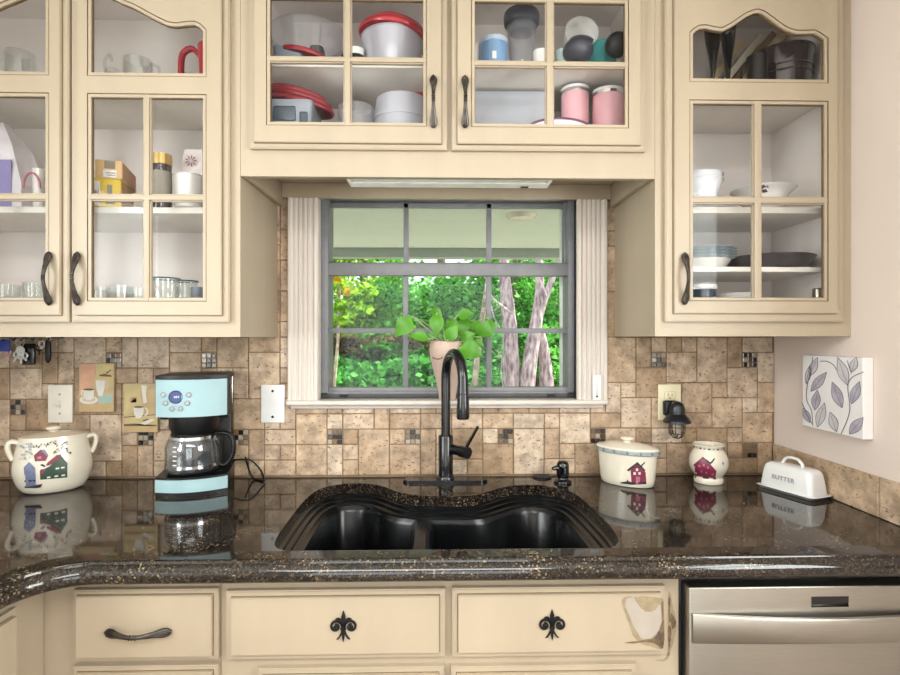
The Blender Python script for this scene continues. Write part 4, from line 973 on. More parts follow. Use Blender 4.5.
part('cage', mb, NAVY, nl)
mb = MB(); mb.lathe(smoothprof([(.011, zz(422)), (.014, zz(426)), (.0135, zz(430)), (.007, zz(433.5)), (0, zz(434))], 3), (xn, yn, 0), 20); part('bulb', mb, clear('bulb_glass', 'F4EEE0', .35, 'EFE6D2', .5, .06), nl)

# painted plaques
def plaque(label, c4, mats, items):
    x0, x1 = X(c4[0], -.010), X(c4[1], -.010); z0, z1 = Z(c4[3], -.01, c4[0]), Z(c4[2], -.01, c4[0])
    mb = MB(); mb.box(x0, x1, -.011, -.0003, z0, z1, .001)
    fn = [lambda u, v, k=k: tuple(P(u, v, -.0113 - .0002 * k)) for k in range(8)]
    for lay, mi, pts in items: mb.decal([(70 + u / 8.44, 355 + v / 8.44) for u, v in pts], fn[lay], mi, 0)
    solo('wall_plaque', mb, mats, label, 'plaque', 'coffee plaques on the backsplash')
el = lambda cx, cy, rx, ry, n=18: [(cx + rx * cos(2 * pi * i / n), cy + ry * sin(2 * pi * i / n)) for i in range(n)]
def ringpts(cx, cy, r, w, a0, a1, n=10): return ribbon([(cx + r * cos(a0 + (a1 - a0) * i / n), cy + r * 1.25 * sin(a0 + (a1 - a0) * i / n)) for i in range(n + 1)], w)
pm = [mat('plaque_ochre', 'BFA67E', .6, vary=.12, scale=22), mat('plaque_white', 'D6D0C6', .5), mat('plaque_brown', '6B5038', .6), mat('plaque_rose', 'CFA083', .6, vary=.1), mat('plaque_teal', '9DB3A8', .6, vary=.1), mat('plaque_yellow', 'C4B27E', .6, vary=.1), mat('plaque_sand', 'BFA377', .6, vary=.1), mat('plaque_shade', 'C3B6A6', .5)]
plaque('larger painted plaque with two cups, nearest the light switch', (79, 114, 363.3, 412),
       pm, [(0, 3, [(82, 75), (215, 72), (210, 200), (150, 300), (82, 330)]), (0, 5, [(220, 78), (362, 80), (362, 240), (300, 300), (215, 190)]), (0, 4, [(240, 335), (360, 330), (360, 405), (240, 412)]), (1, 6, [(82, 420), (362, 405), (362, 478), (82, 470)]),
            (2, 1, el(158, 380, 78, 35)), (3, 7, el(158, 375, 58, 22)), (4, 1, [(112, 292), (205, 292), (200, 350), (180, 378), (135, 378), (116, 350)]), (5, 2, el(158, 291, 46, 9)), (4, 1, ringpts(112, 318, 16, 5, 1.5, 4.8)),
            (4, 1, [(215, 208), (296, 212), (292, 280), (275, 345), (240, 348), (222, 290)]), (5, 7, el(256, 210, 40, 8)), (4, 7, ringpts(296, 250, 22, 5, -1.5, 1.5)), (4, 2, [(245, 168), (290, 158), (350, 172), (352, 184), (300, 182), (250, 178)]), (4, 2, [(300, 150), (345, 122), (350, 128), (310, 160)])] +
       [(3, 2, [(90 + 26 * k, 432), (106 + 26 * k, 428), (108 + 26 * k, 462), (92 + 26 * k, 466)]) for k in range(0)])
plaque('smaller painted plaque with one cup, half behind the coffee maker', (123.5, 158, 383.5, 432.3),
       pm, [(0, 5, [(460, 245), (600, 245), (590, 420), (540, 470), (460, 510)]), (0, 6, [(600, 300), (735, 290), (735, 500), (620, 480)]), (0, 3, [(505, 360), (560, 355), (560, 400), (510, 400)]), (1, 1, [(600, 255), (650, 260), (640, 330), (650, 400), (620, 410), (610, 330)]),
            (1, 5, [(460, 525), (735, 505), (735, 590), (460, 580)]), (2, 6, [(455, 600), (735, 595), (735, 648), (455, 648)]), (3, 2, [(455, 522), (735, 500), (735, 506), (455, 530)]), (3, 2, [(455, 585), (540, 578), (600, 598), (735, 592), (735, 600), (455, 600)]),
            (4, 1, [(535, 440), (625, 438), (618, 500), (595, 535), (560, 535), (542, 500)]), (5, 2, el(580, 439, 44, 8)), (4, 1, ringpts(628, 478, 26, 6, -1.4, 1.5)), (4, 1, [(590, 580), (690, 540), (720, 545), (640, 590)]), (5, 2, [(612, 550), (660, 535), (662, 545), (620, 560)])])

# faucet
FA = mat('black_faucet_metal', '0C0D10', .24, metal=.0, coat=.15, vary=.1)
fx, fy = G(445.8, 481.5, ZC).x, G(445.8, 481.5, ZC).y
fc = thing('faucet', 'tall matte black gooseneck pull-down kitchen faucet behind the sink', 'faucet', (fx, fy, ZC))
mb = MB(); w0 = .136; pl_ = [(fx - w0 + .026 + .026 * cos(a), fy + .026 * sin(a)) for a in [pi / 2 + pi * k / 10 for k in range(11)]] + [(fx + w0 - .03 + .026 * cos(a), fy + .026 * sin(a)) for a in [-pi / 2 + pi * k / 10 for k in range(11)]]
mb.plate(pl_, [], ZC + .0002, ZC + .006, 0, mp3); mb.plate(offs(pl_, .003), [], ZC + .006, ZC + .0085, 0, mp3); part('deck_plate', mb, FA, fc)
zb1 = Z(435, fy, 446) - ZC
mb = MB(); mb.lathe([(.028, .0085), (.028, .014), (.025, .020), (.0232, .022), (.0232, zb1 - .004), (.021, zb1), (.0155, zb1 + .001)], (fx, fy, ZC), 32); part('body', mb, FA, fc)
yh = -.215; hd = Vector((X(463, yh), yh, 0)); bs = Vector((fx, fy, 0)); dv = hd - bs; R_ = dv.length / 2; du = dv.normalized()
ztopc = Z(348.5, (fy + yh) / 2, 452) - .0145; zc_ = ztopc - R_ * 1.05
pts = [bs + Vector((0, 0, ZC + zb1 - .01)), bs + Vector((0, 0, ZC + zb1 + .08)), bs + Vector((0, 0, zc_ - .03))]
for k in range(0, 19):
    a = pi - pi * k / 18; pts.append(bs + du * (R_ + R_ * cos(a)) + Vector((0, 0, zc_ + R_ * 1.05 * sin(a))))
zseam = Z(394, yh, 464); pts.append(hd + Vector((0, 0, zseam)))
mb = MB(); mb.tube(pts, .0148, 20); part('neck', mb, FA, fc, smooth=60)
zend = Z(419, yh, 464)
mb = MB(); mb.lathe([(.0148, zseam + .03), (.0158, zseam + .01), (.0165, zseam), (.0182, (zseam + zend) / 2), (.0192, zend + .006), (.0175, zend), (.015, zend), (.014, zend + .003), (0, zend + .003)], (hd.x, hd.y, 0), 28); part('spray_head', mb, FA, fc)
mb = MB(); mb.lathe([(.0163, zseam + .0014), (.0169, zseam), (.0166, zseam - .0014)], (hd.x, hd.y, 0), 28); part('seam_ring', mb, BLACKG, fc)
j0, j1 = Vector(P(452, 449, fy - .004)), Vector(P(468, 453, fy - .055))
mb = MB(); mb.tube([Vector((fx, fy, j0.z)), j0, j0.lerp(j1, .55), j0.lerp(j1, .56), j1], [.016, .016, .0155, .018, .018], 20); l1, l2 = Vector(P(466.5, 447, fy - .045)), Vector(P(478, 426.5, fy - .065))
hj = part('handle_joint', mb, FA, fc)
mb = MB(); mb.tube([l1, l1.lerp(l2, .5), l2], [.0052, .005, .0046], 12); part('lever', mb, FA, hj)
# soap dispenser and hole cover
c0 = G(562.7, 482.5, ZC); sd = thing('soap_dispenser', 'small black pump soap dispenser set in the worktop right of the faucet', 'soap dispenser', c0)
mb = MB(); mb.lathe(smoothprof([(.0275, .0003), (.0275, .006), (.023, .010), (.0175, .013), (.0165, .018)], 3), c0, 28); part('base', mb, BLACKG, sd)
mb = MB(); mb.lathe(smoothprof([(.0165, .0165), (.019, .024), (.0195, .045), (.0185, .058), (.013, .067), (.0, .0695)], 3), c0, 28); hd2 = part('pump_head', mb, BLACKG, sd)
mb = MB(); e = c0 + Vector((-.035, -.012, .046)); mb.tube([c0 + Vector((-.01, -.003, .046)), c0 + Vector((-.024, -.008, .048)), e], [.009, .007, .0055], 12); part('nozzle', mb, BLACKG, hd2)
c1 = G(542, 477.3, ZC); mb = MB(); mb.lathe([(.031, .0003), (.031, .003), (.028, .0055), (.0, .006)], c1, 30); solo('sink_hole_cover', mb, BLACK, 'flat black round cover on the worktop just left of the soap dispenser', 'hole cover')

# oval canister
cc = (X(627, -.098), -.098, ZC); A2, B2, T2 = .094, .055, radians(-38)
pr = [(.80, 0), (.86, .003), (.90, .02), (.95, .07), (.97, .098), (.93, .0985), (.91, .09)]
cn = thing('canister', 'oval cream stoneware canister with a lid and a painted red barn, left of the outlet', 'canister', cc)
mb = MB(); mb.lathe(pr, cc, 48, A2, B2, T2); fn = hitfn(cc, pr[:5], A2, B2, T2); K = lambda pts: [(590 + u / 6.207, 430 + v / 6.207) for u, v in pts]
D = lambda pts, k, c=1: (mb.decal(pts, fn, PI[k], max(c, 1)), fn.st.__setitem__(0, fn.st[0] + (.00012 if fn.st[0] < .0035 else 0)))
D(K([(252, 250), (290, 200), (345, 262), (350, 330), (258, 335)]), 'wine', 2); D(K([(228, 248), (295, 198), (345, 250), (338, 256), (293, 215), (240, 258)]), 'dark', 1); D(K([(300, 235), (340, 196), (342, 204), (315, 236)]), 'dark', 0)
for a, b in ((270, 262), (300, 262), (285, 238)): D(K([(a, b), (a + 14, b), (a + 14, b + 16), (a, b + 16)]), 'pale', 0)
D(K([(285, 290), (310, 290), (310, 332), (285, 333)]), 'pink', 0); D(K([(187, 325), (230, 318), (228, 305), (240, 318), (262, 325), (350, 322), (350, 336), (262, 340), (190, 332)]), 'dark', 1)
part('body', mb, [STONE] + PL, cn, smooth=50)
mb = MB(); mb.lathe([(1.0, .0988), (1.05, .1000), (1.05, .1001)] , cc, 48, A2, B2, T2); mb.lathe([(1.05, .1), (1.06, .101), (1.06, .112), (1.05, .113)], cc, 48, A2, B2, T2, 1) ; mb.lathe([(1.05, .113), (1.0, .118), (.7, .125), (.35, .130), (.0, .1315)], cc, 48, A2, B2, T2)
rp2 = random.Random(2); lf = hitfn(cc, [(1.06, .0992), (1.06, .114)], A2, B2, T2)
for i in range(46):
    a = 2 * pi * i / 46; x, y = 1.064 * A2 * cos(a), 1.064 * B2 * sin(a); q = Vector((cc[0] + x * cos(T2) - y * sin(T2), cc[1] + x * sin(T2) + y * cos(T2), cc[2] + .1065)); tn = Vector((-A2 * sin(a), B2 * cos(a), 0)); tn = Vector((tn.x * cos(T2) - tn.y * sin(T2), tn.x * sin(T2) + tn.y * cos(T2), 0)).normalized() * .0052; up = Vector((0, 0, .0055))
    mb.add([q - tn + up * .5, q - tn * .1 - up, q + tn - up * .4, q + tn * .2 + up], [(0, 1, 2, 3)], 1 if i % 3 else 2)
ld = part('lid', mb, [STONE, PT['greyblue'], mat('paint_grey', '66727A', .4)], cn, label='oval lid with a grey-blue sponged rim')
mb = MB(); mb.lathe(smoothprof([(.012, .128), (.011, .134), (.019, .139), (.021, .143), (.016, .147), (0, .1485)], 3), cc, 24); part('knob', mb, STONE, ld)
# small pot
cp = (X(708.5, -.088), -.088, ZC)
pr = smoothprof([(.041, 0), (.043, .003), (.043, .014), (.040, .02), (.0475, .032), (.056, .05), (.0575, .066), (.054, .085), (.046, .1), (.0425, .108), (.045, .115), (.0475, .119), (.046, .121), (.0425, .119), (.039, .105), (.045, .08), (.03, .02), (0, .018)], 3)
mb = MB(); mb.lathe(pr, cp, 44); fn = hitfn(cp, pr[:31], 1, 1, 0, .0016); D = lambda pts, k, c=1: (mb.decal(pts, fn, PI[k], max(c, 1)), fn.st.__setitem__(0, fn.st[0] + (.00012 if fn.st[0] < .0035 else 0)))
D(K([(652, 205), (700, 172), (750, 215), (785, 255), (778, 300), (650, 285)]), 'wine', 5); D(K([(640, 218), (700, 166), (755, 205), (750, 214), (700, 184), (650, 226)]), 'dark', 1); D(K([(748, 200), (772, 172), (776, 180), (756, 210)]), 'dark', 0)
for a, b in ((672, 215), (700, 210), (725, 225), (685, 250), (715, 258), (755, 268)): D(K([(a, b), (a + 13, b + 2), (a + 13, b + 16), (a, b + 14)]), 'pink', 0)
D(K([(650, 285), (780, 298), (785, 308), (650, 297)]), 'dark', 1); D(K([(822, 195), (832, 205), (830, 220), (822, 212)]), 'slate', 0)
for i in range(22):
    a = 2 * pi * i / 22; q = Vector((cp[0] + .0455 * cos(a), cp[1] + .0455 * sin(a), cp[2] + .1115)); tn = Vector((-sin(a), cos(a), 0)) * .0045; up = Vector((0, 0, .0035)); mb.add([q - tn, q - up, q + tn, q + up], [(0, 1, 2, 3)], PI['green'] if i % 2 else PI['greyblue'])
solo('stoneware_pot', mb, [STONE] + PL, 'small open round stoneware pot with a painted red barn, under the night light', 'pot', smooth=50)
# butter dish
bd = (1.046, -.2085, ZC); RB = math.atan2(-.167, .062)
bt = thing('butter_dish', 'white enamel butter dish with a looped handle and lettering, by the right wall', 'butter dish', bd, RB)
def rrect(w, h, r, n=6): return [(sx_ * (w - r) + r * cos(a0 + pi / 2 * k / n), sy_ * (h - r) + r * sin(a0 + pi / 2 * k / n)) for sx_, sy_, a0 in ((1, 1, 0), (-1, 1, pi / 2), (-1, -1, pi), (1, -1, 3 * pi / 2)) for k in range(n + 1)]
mb = MB()
def stack(mb, secs, mi=0):
    n = len(secs[0][0]); vs = []; fs = []
    for lp, z in secs: vs += [(u, v, z) for u, v in lp]
    for j in range(len(secs) - 1):
        for i in range(n): fs.append((j * n + i, j * n + (i + 1) % n, (j + 1) * n + (i + 1) % n, (j + 1) * n + i))
    fs.append(tuple(range(n))[::-1]); fs.append(tuple((len(secs) - 1) * n + i for i in range(n))); mb.add(vs, fs, mi)
stack(mb, [(rrect(.078, .036, .012), .0003), (rrect(.084, .042, .014), .004), (rrect(.090, .047, .016), .009), (rrect(.088, .045, .016), .0105)])
for_rim = MB(); rr_ = rrect(.0903, .0473, .016); for_rim.tube([(u, v, .0088) for u, v in rr_ + rr_[:1]], .0014, 8)
dsh = part('dish', mb, WHITE, bt, local=True); part('rim', for_rim, mat('enamel_rim_blue', '2B3040', .3), dsh, local=True, label='thin dark enamel rim')
mb = MB(); stack(mb, [(rrect(.079, .037, .012), .0108), (rrect(.080, .038, .013), .014), (rrect(.077, .035, .014), .045), (rrect(.074, .0325, .015), .066), (rrect(.070, .029, .016), .076), (rrect(.062, .022, .015), .0805), (rrect(.04, .012, .011), .0815)])
li = part('lid', mb, WHITE, bt, local=True, smooth=50)
mb = MB(); mb.tube(smoothline([(-.030, 0, .079), (-.0285, 0, .088), (-.018, 0, .099), (0, 0, .1025), (.018, 0, .099), (.0285, 0, .088), (.030, 0, .079)], 4), (.004, .0058), 12, flat=(0, 0, 1)); part('handle', mb, WHITE, li, local=True, smooth=60)
mb = MB(); mb.text('BUTTER', .0185, Matrix.Translation(Vector((-.004, -.0372, .043))) @ Matrix.Rotation(radians(95) - radians(9), 4, 'X'), .0008, spacing=1.08); part('lettering', mb, mat('grey_lettering', '98989A', .5), li, local=True, smooth=0, label='grey stamped lettering')

# leaf canvas on the right wall
xw = XR - .028; y1, y0 = Q(802.5, 400, xw).y, Q(863, 400, xw).y; z1, z0 = (Q(803, 353.5, xw).z + Q(863, 359.5, xw).z) / 2, (Q(801, 424.5, xw).z + Q(862, 440, xw).z) / 2
cv = thing('canvas_print', 'square white canvas with grey-violet leaf branches, on the right wall', 'wall art', (XR, (y0 + y1) / 2, z0))
mb = MB(); mb.box(xw, XR - .0004, y0, y1, z0, z1, .002); K = lambda pts: [(740 + u / 3.75, 320 + v / 3.75) for u, v in pts]
f1 = lambda u, v: tuple(Q(u, v, xw - .0004)); f2 = lambda u, v: tuple(Q(u, v, xw - .0008)); f3 = lambda u, v: tuple(Q(u, v, xw - .0012))
lm = [mat('canvas_white', 'DCD8D6', .7, vary=.02), mat('leaf_wash', 'ABA5B0', .7, vary=.12, scale=40), mat('leaf_wash_pale', 'C2BDC0', .7, vary=.08, scale=40), mat('ink_line', '6C6874', .7)]
def pleaf(tip, basep, w, k):
    tip, basep = Vector(tip), Vector(basep); d = tip - basep; nrm = Vector((-d.y, d.x)).normalized() * w; sh = [0, .55, .9, 1, .8, .42, 0]
    L_ = [tuple(basep + d * (i / 6) + nrm * sh[i]) for i in range(7)]; R2 = [tuple(basep + d * (i / 6) - nrm * sh[i]) for i in range(5, 0, -1)]
    mb.decal(K(L_ + R2), f1, k, 0)
    o = L_ + R2; o = o + o[:1]; mb.decal(K(ribbon(L_, 1.3)), f2, 3, 0); mb.decal(K(ribbon([tuple(basep)] + R2[::-1] + [tuple(tip)], 1.0)), f2, 3, 0); mb.decal(K(ribbon([tuple(basep), tuple(basep + d * .8)], .8)), f2, 3, 0)
for a in (((325, 195), (265, 268), 17, 1), ((290, 262), (280, 338), 17, 1), ((317, 310), (290, 402), 18, 2), ((345, 232), (383, 330), 20, 1), ((366, 140), (404, 245), 20, 2), ((448, 230), (418, 315), 18, 1), ((462, 365), (410, 428), 20, 1), ((337, 345), (362, 420), 17, 2), ((290, 140), (262, 210), 15, 2), ((436, 140), (418, 195), 15, 2), ((236, 330), (262, 385), 13, 1), ((262, 170), (248, 240), 10, 2)): pleaf(*a)
for ln in ([(272, 396), (268, 340), (250, 300), (252, 245), (268, 180), (272, 138)], [(378, 428), (400, 380), (412, 330), (404, 250), (420, 215), (460, 196), (462, 196)], [(300, 155), (325, 155), (350, 168), (362, 188)], [(232, 310), (250, 350), (270, 390)], [(402, 152), (410, 178), (418, 200)]): mb.decal(K(ribbon(smoothline(ln, 4), 1.5)), f3, 3, 0)
# the branch running round the near edge
part('canvas', mb, lm, cv, smooth=0)

# thermometer sticker on the casing
x0, x1 = X(592.5, -.02), X(601, -.02); z0_, z1_ = Z(400, -.02, 597), Z(375, -.02, 597)
mb = MB(); mb.box(x0, x1, -.0225, -.0202, z0_ + .001, z1_, .0008); xm2 = (x0 + x1) / 2
mb.box(xm2 - .0012, xm2 + .0012, -.0232, -.0224, z0_ + .016, z1_ - .02, .0004, 1); mb.lathe([(.0035, 0), (.0035, .0012), (0, .0014)], n=12, mi=2, M=Matrix.Translation(Vector((xm2, -.0222, z0_ + .012))) @ Matrix.Rotation(pi / 2, 4, 'X'))
for k in range(9): mb.box(xm2 + .003, xm2 + .007, -.0229, -.0223, z0_ + .022 + k * .005, z0_ + .0228 + k * .005, 0, 1)
for k in range(12):
    a = 2 * pi * k / 12; mb.box(xm2 + .008 * cos(a) - .0008, xm2 + .008 * cos(a) + .0008, -.0229, -.0223, z1_ - .018 + .008 * sin(a), z1_ - .0164 + .008 * sin(a), 0, 1)
solo('thermometer', mb, [WHITE, PT['greyblue'], BLACK], 'small white stick-on thermometer at the foot of the right window casing', 'thermometer')

# plant on the sill
yp = -.006; zs_ = Z(400.5, -.03); xp = X(447.3, yp)
pp_ = thing('potted_plant', 'leafy green houseplant in a pinkish clay face pot on the window sill', 'potted plant', (xp, yp, zs_))
zP = lambda py: Z(py, yp, 447) - zs_
pr = smoothprof([(.0265, 0), (.028, .004), (.031, zP(390)), (.039, zP(378)), (.050, zP(365)), (.0575, zP(355)), (.0585, zP(348)), (.055, zP(342.5)), (.0525, zP(341)), (.050, zP(342)), (.049, zP(348))], 3)
pr.append((0, zP(348)))
CLAYM = mat('pink_clay', 'B9A092', .6, vary=.05, scale=12)
mb = MB(); mb.lathe(pr, (xp, yp, zs_), 40); fn = hitfn((xp, yp, zs_), pr[:29], 1, 1, 0)
def arcl(cx, cy, rx, ry, a0, a1, n=8): return [(cx + rx * cos(a0 + (a1 - a0) * i / n), cy + ry * sin(a0 + (a1 - a0) * i / n)) for i in range(n + 1)]
for cx in (437.5, 456): mb.decal(ribbon(arcl(cx, 356.5, 5, 2.6, pi * .95, pi * .05), .5), fn, 1, 0)
mb.decal(ribbon(arcl(447, 379, 3.5, 1.6, pi * .95, pi * .05), .5), fn, 1, 0)
n0 = Vector(fn(447, 361)); mb.tube([n0 + Vector((0, .004, .006)), n0 + Vector((0, -.001, -.010)), Vector(fn(447, 369)) + Vector((0, -.004, 0)), Vector(fn(447, 371)) + Vector((0, .004, 0))], [.003, .004, .006, .004], 10)
part('pot', mb, [CLAYM, mat('eye_line_brown', '5A4238', .6)], pp_, smooth=50)
mb = MB(); mb.lathe([(.048, zP(349)), (.02, zP(347)), (0, zP(346.5))], (xp, yp, zs_), 20); part('soil', mb, mat('soil', '3A2A20', .9, vary=.3, scale=60), pp_)
LF = mat('houseplant_leaf', '4C8A1A', .45, vary=.18, scale=14)
def leaf3(mb, base, tip, w, face, curl=.15):
    base, tip, face = Vector(base), Vector(tip), Vector(face).normalized(); d = tip - base; L_ = d.length; side = d.cross(face).normalized(); nn = side.cross(d).normalized()
    prof_ = [0, .55, .88, 1, .95, .78, .5, .2, 0]; n = len(prof_); vs = []; fs = []
    for i in range(n):
        t = i / (n - 1); c = base + d * t + nn * (sin(t * pi) * curl * L_)
        for k, f in enumerate((-1, -.5, 0, .5, 1)): vs.append(c + side * w * prof_[i] * f + nn * abs(f) * w * prof_[i] * .22)
    for i in range(n - 1):
        for k in range(4): fs.append((i * 5 + k, i * 5 + k + 1, i * 5 + k + 6, i * 5 + k + 5))
    mb.add(vs, fs)
lv = [((411, 317), (397.5, 334), 15, -.06, (.4, -1, .3)), ((437, 313), (436.5, 334), 12, -.05, (0, -1, .1)), ((429, 339), (410.5, 336.5), 9.5, -.05, (0, -1, .5)), ((457, 316), (472.5, 314.5), 10.5, -.03, (0, -1, .4)), ((430, 309), (441, 317), 9, .0, (.2, -1, .3)), ((447, 321), (455, 330), 11, -.02, (.3, -1, .2)), ((447, 341), (457, 327), 11, -.06, (0, -1, .3)), ((461, 342), (474, 334), 12, -.04, (0, -1, .3)), ((466, 318), (462, 334), 13, -.01, (-.3, -1, .2)),
      ((479, 337), (487, 322), 14, -.05, (.2, -1, .1)), ((474, 320), (478, 334), 11, -.02, (.1, -1, .2)), ((459, 348), (480, 355), 17, -.06, (.1, -1, .35)), ((468, 339), (482, 346), 11, -.03, (0, -1, .5)), ((450, 336), (441, 326), 9, .01, (0, -1, .2)), ((487, 318), (489, 336), 11, -.0, (.4, -1, .1))]
mb = MB(); st = MB(); root = Vector((xp, yp, zs_ + zP(346)))
for (a, b), (c, d), w, yl, f in lv:
    s_ = S(447, yl); p0, p1 = P(a, b, yl), P(c, d, yl - .008); p1 = p0 + (p1 - p0) * 1.18; leaf3(mb, p0, p1, w * s_ * .62, f); mid = (root + p0) / 2 + Vector((0, 0, .018)); st.tube(smoothline([root + (p0 - root) * .08 + Vector((0, 0, -.004)), mid, p0, p0.lerp(p1, .3)], 4), [.0022] * 13, 6)
st.tube(smoothline([root, P(424, 326, -.04), P(412, 316, -.06)], 4), .0022, 6)
part('leaves', mb, LF, pp_, smooth=60, recalc=False); part('stem', st, mat('pale_stem', '9AB07A', .5), pp_, smooth=60)

# keys under the left wall cabinet
yk = -.045
kr = thing('key_rack', 'key hook rail mostly hidden under the left wall cabinet', 'key rack', (X(25, -.02), -.02, 1.3715))
mb = MB(); mb.box(X(-2, -.02), X(60, -.02), -.024, -.0008, 1.368, 1.3835, .002); part('rail', mb, BRONZE, kr)
for px in (4, 14, 22, 33, 41, 48): mb = MB(); x = X(px, yk); mb.tube(smoothline([(x, -.022, 1.376), (x, -.038, 1.372), (x, -.046, 1.362), (x, -.054, 1.366)], 4), .0018, 6); part('hook', mb, BRONZE, kr)
SILV = mat('silver_key', 'CFCDCA', .3, metal=.35)
def ringmb(px, py, r, y=yk, th=.0011): 
    mb = MB(); c = P(px, py, y); mb.tube([(c.x + r * cos(k * pi / 12), c.y + .002 * sin(k * pi / 6), c.z + r * sin(k * pi / 12)) for k in range(25)], th, 6); return mb
def keymb(p0, p1, w=.009):
    mb = MB(); a, b = Vector(p0), Vector(p1); d = (b - a); u = d.normalized(); sd_ = u.cross(Vector((0, 1, 0))).normalized()
    pts = [a + sd_ * w * cos(t) + u * w * (1 + sin(t)) for t in [pi * 2 * k / 14 for k in range(15)]]; mb.tube(pts, .003, 6); mb.tube([a + u * w * 1.8, b], (.003, .0012), 6, flat=sd_)
    for k in range(3): q = a.lerp(b, .6 + .12 * k); mb.tube([q, q + sd_ * .0045], .0012, 5)
    return mb
kb = thing('key_bunch', 'keys on a big blue tag hanging under the cabinet, leftmost by the photo edge', 'keys', tuple(P(4, 345, yk)), group='keys hung under the left cabinet')
part('ring', ringmb(4, 342.0, .011), SILV, kb); mb = MB(); c = P(4, 346, yk); mb.box(X(-3, yk), X(10.5, yk), yk - .003, yk + .001, Z(351.5, yk, 4), Z(339.5, yk, 4), .002); part('tag', mb, mat('blue_tag', '2A3C8E', .4), kb, label='blue plastic tag')
for a, b in (((4, 350), (5, 360)), ((7, 349), (9, 358))): part('key', keymb(P(*a, yk + .002), P(*b, yk + .002)), mat('pink_key', 'C9A8A0', .35, metal=.6), kb)
kb = thing('key_bunch', 'silver keys in front of a black fob, second bunch from the photo edge', 'keys', tuple(P(22, 350, yk)), group='keys hung under the left cabinet')
part('ring', ringmb(20, 343, .013), SILV, kb); mb = MB(); mb.box(X(20.5, yk), X(34, yk), yk - .001, yk + .011, Z(365, yk, 27), Z(343.5, yk, 27), .004, seg=3); part('fob', mb, BLACKG, kb, label='black car key fob')
mb = MB(); mb.lathe([(.014, 0), (.014, .002), (.0, .002)], n=18, M=Matrix.Translation(Vector(P(20.5, 350.5, yk - .006))) @ Matrix.Rotation(pi / 2, 4, 'X')); part('disc', mb, SILV, kb)
for a, b in (((18, 352), (13.5, 362)), ((20.5, 353), (21, 364)), ((23.5, 353), (26, 361))): part('key', keymb(P(*a, yk - .008), P(*b, yk - .008)), SILV, kb)
kb = thing('key_bunch', 'short dark keys with a brass loop, third bunch from the photo edge', 'keys', tuple(P(40, 348, yk)), group='keys hung under the left cabinet')
part('ring', ringmb(41, 342.5, .012), mat('brass', 'A88A48', .3, metal=1), kb); part('key', keymb(P(42.5, 341, yk), P(41, 349, yk)), SILV, kb); part('key', keymb(P(39, 345, yk + .004), P(39.5, 355, yk + .004)), BRONZE, kb)
kb = thing('key_fob', 'long rounded black fob hanging at the right end of the keys', 'keys', tuple(P(48, 350, yk)), group='keys hung under the left cabinet')
mb = MB(); mb.tube([P(48, 340, yk), P(48, 343, yk), P(48.2, 352, yk), P(48, 360, yk), P(47.8, 363, yk)], [(.006, .004), (.0085, .006), (.0095, .007), (.0085, .006), (.003, .002)], 14, flat=(1, 0, 0)); part('fob', mb, BLACK, kb, smooth=60); part('ring', ringmb(48.5, 339.2, .007), SILV, kb)
# ------------------------------------------------------------------ what stands in the wall cabinets
def at(px, y, z): return (X(px, y), y, z)
def hz(py, y, z, px=450): return Z(py, y, px) - z       # height above a shelf of something whose top is seen at py
def wpx(w, px, y): return w * S(px, y)
def vessel(name, label, cat, px, y, zs, wtop, wbot, pytop, m_, wall=.003, group=None, lid=None, foot=0., lipr=0., lidname='lid', lidlabel=None, bulge=0.):
    c = at(px, y, zs + .0006); rt_, rb_ = wpx(wtop, px, y) / 2, wpx(wbot, px, y) / 2; h = hz(pytop, max(-.3, y - rt_), zs, px)
    t = thing(name, label, cat, c, group=group); mb = MB()
    out = [(rb_ * .9, 0), (rb_, h * .03)] + [(rb_ + (rt_ - rb_) * f + bulge * sin(pi * f), h * (.03 + .94 * f)) for f in (.2, .4, .6, .8, 1)] + [(rt_ + lipr, h * .985), (rt_ + lipr, h), (rt_ - wall, h)]
    inn = [(rb_ + (rt_ - rb_) * f + bulge * sin(pi * f) - wall, max(wall, h * f)) for f in (.9, .6, .3, .05)] + [(0, wall)]
    mb.lathe(out + inn, c, 32); part('body', mb, m_, t, smooth=40)
    if lid:
        lm_, lh = lid; mb = MB(); mb.lathe(smoothprof([(rt_ + .002, h - .006), (rt_ + .004, h + .001), (rt_ + .002, h + lh * .6), (rt_ * .9, h + lh), (rt_ * .5, h + lh * .9), (0, h + lh)], 3), c, 32); part(lidname, mb, lm_, t, label=lidlabel)
    return t, c, h, rt_
def plate_(name, label, cat, px, y, zs, w, hh, m_, group=None, n=1, dz=.006, rimm=None):
    c = at(px, y, zs + .0006); r = wpx(w, px, y) / 2
    for k in range(n):
        mb = MB(); mb.lathe(smoothprof([(r * .55, 0), (r * .62, .002), (r * .85, hh * .5), (r, hh), (r - .002, hh + .0015), (r * .84, hh * .5 + .004), (r * .6, .005), (0, .005)], 3), (c[0], c[1], c[2] + dz * k), 36)
        solo(name, mb, m_, label if isinstance(label, str) else label[k], cat, group)
def cyl(name, label, cat, px, y, zs, w, pytop, m_, parts=(), group=None, bev=.003):
    c = at(px, y, zs + .0006); r = wpx(w, px, y) / 2; h = hz(pytop, max(-.3, y - r), zs, px); t = thing(name, label, cat, c, group=group)
    mb = MB(); mb.lathe([(r - bev, 0), (r, bev), (r, h - bev), (r - bev, h), (0, h)], c, 32); part('body', mb, m_, t)
    for nm, f0, f1, dr, mm in parts:
        mb = MB(); a, b = h * f0, h * f1; mb.lathe([(max(.001, r + dr - .003), a), (r + dr, a + .001), (r + dr, b - .001), (r + dr - .003, b), (0, b)] if f1 >= 1 else [(r - .001, a), (r + dr, a), (r + dr, b), (r - .001, b)], c, 32); part(nm, mb, mm, t)
    return t, c, h, r
PORC = mat('white_porcelain', 'DAD7D3', .2, coat=.3, vary=.02)
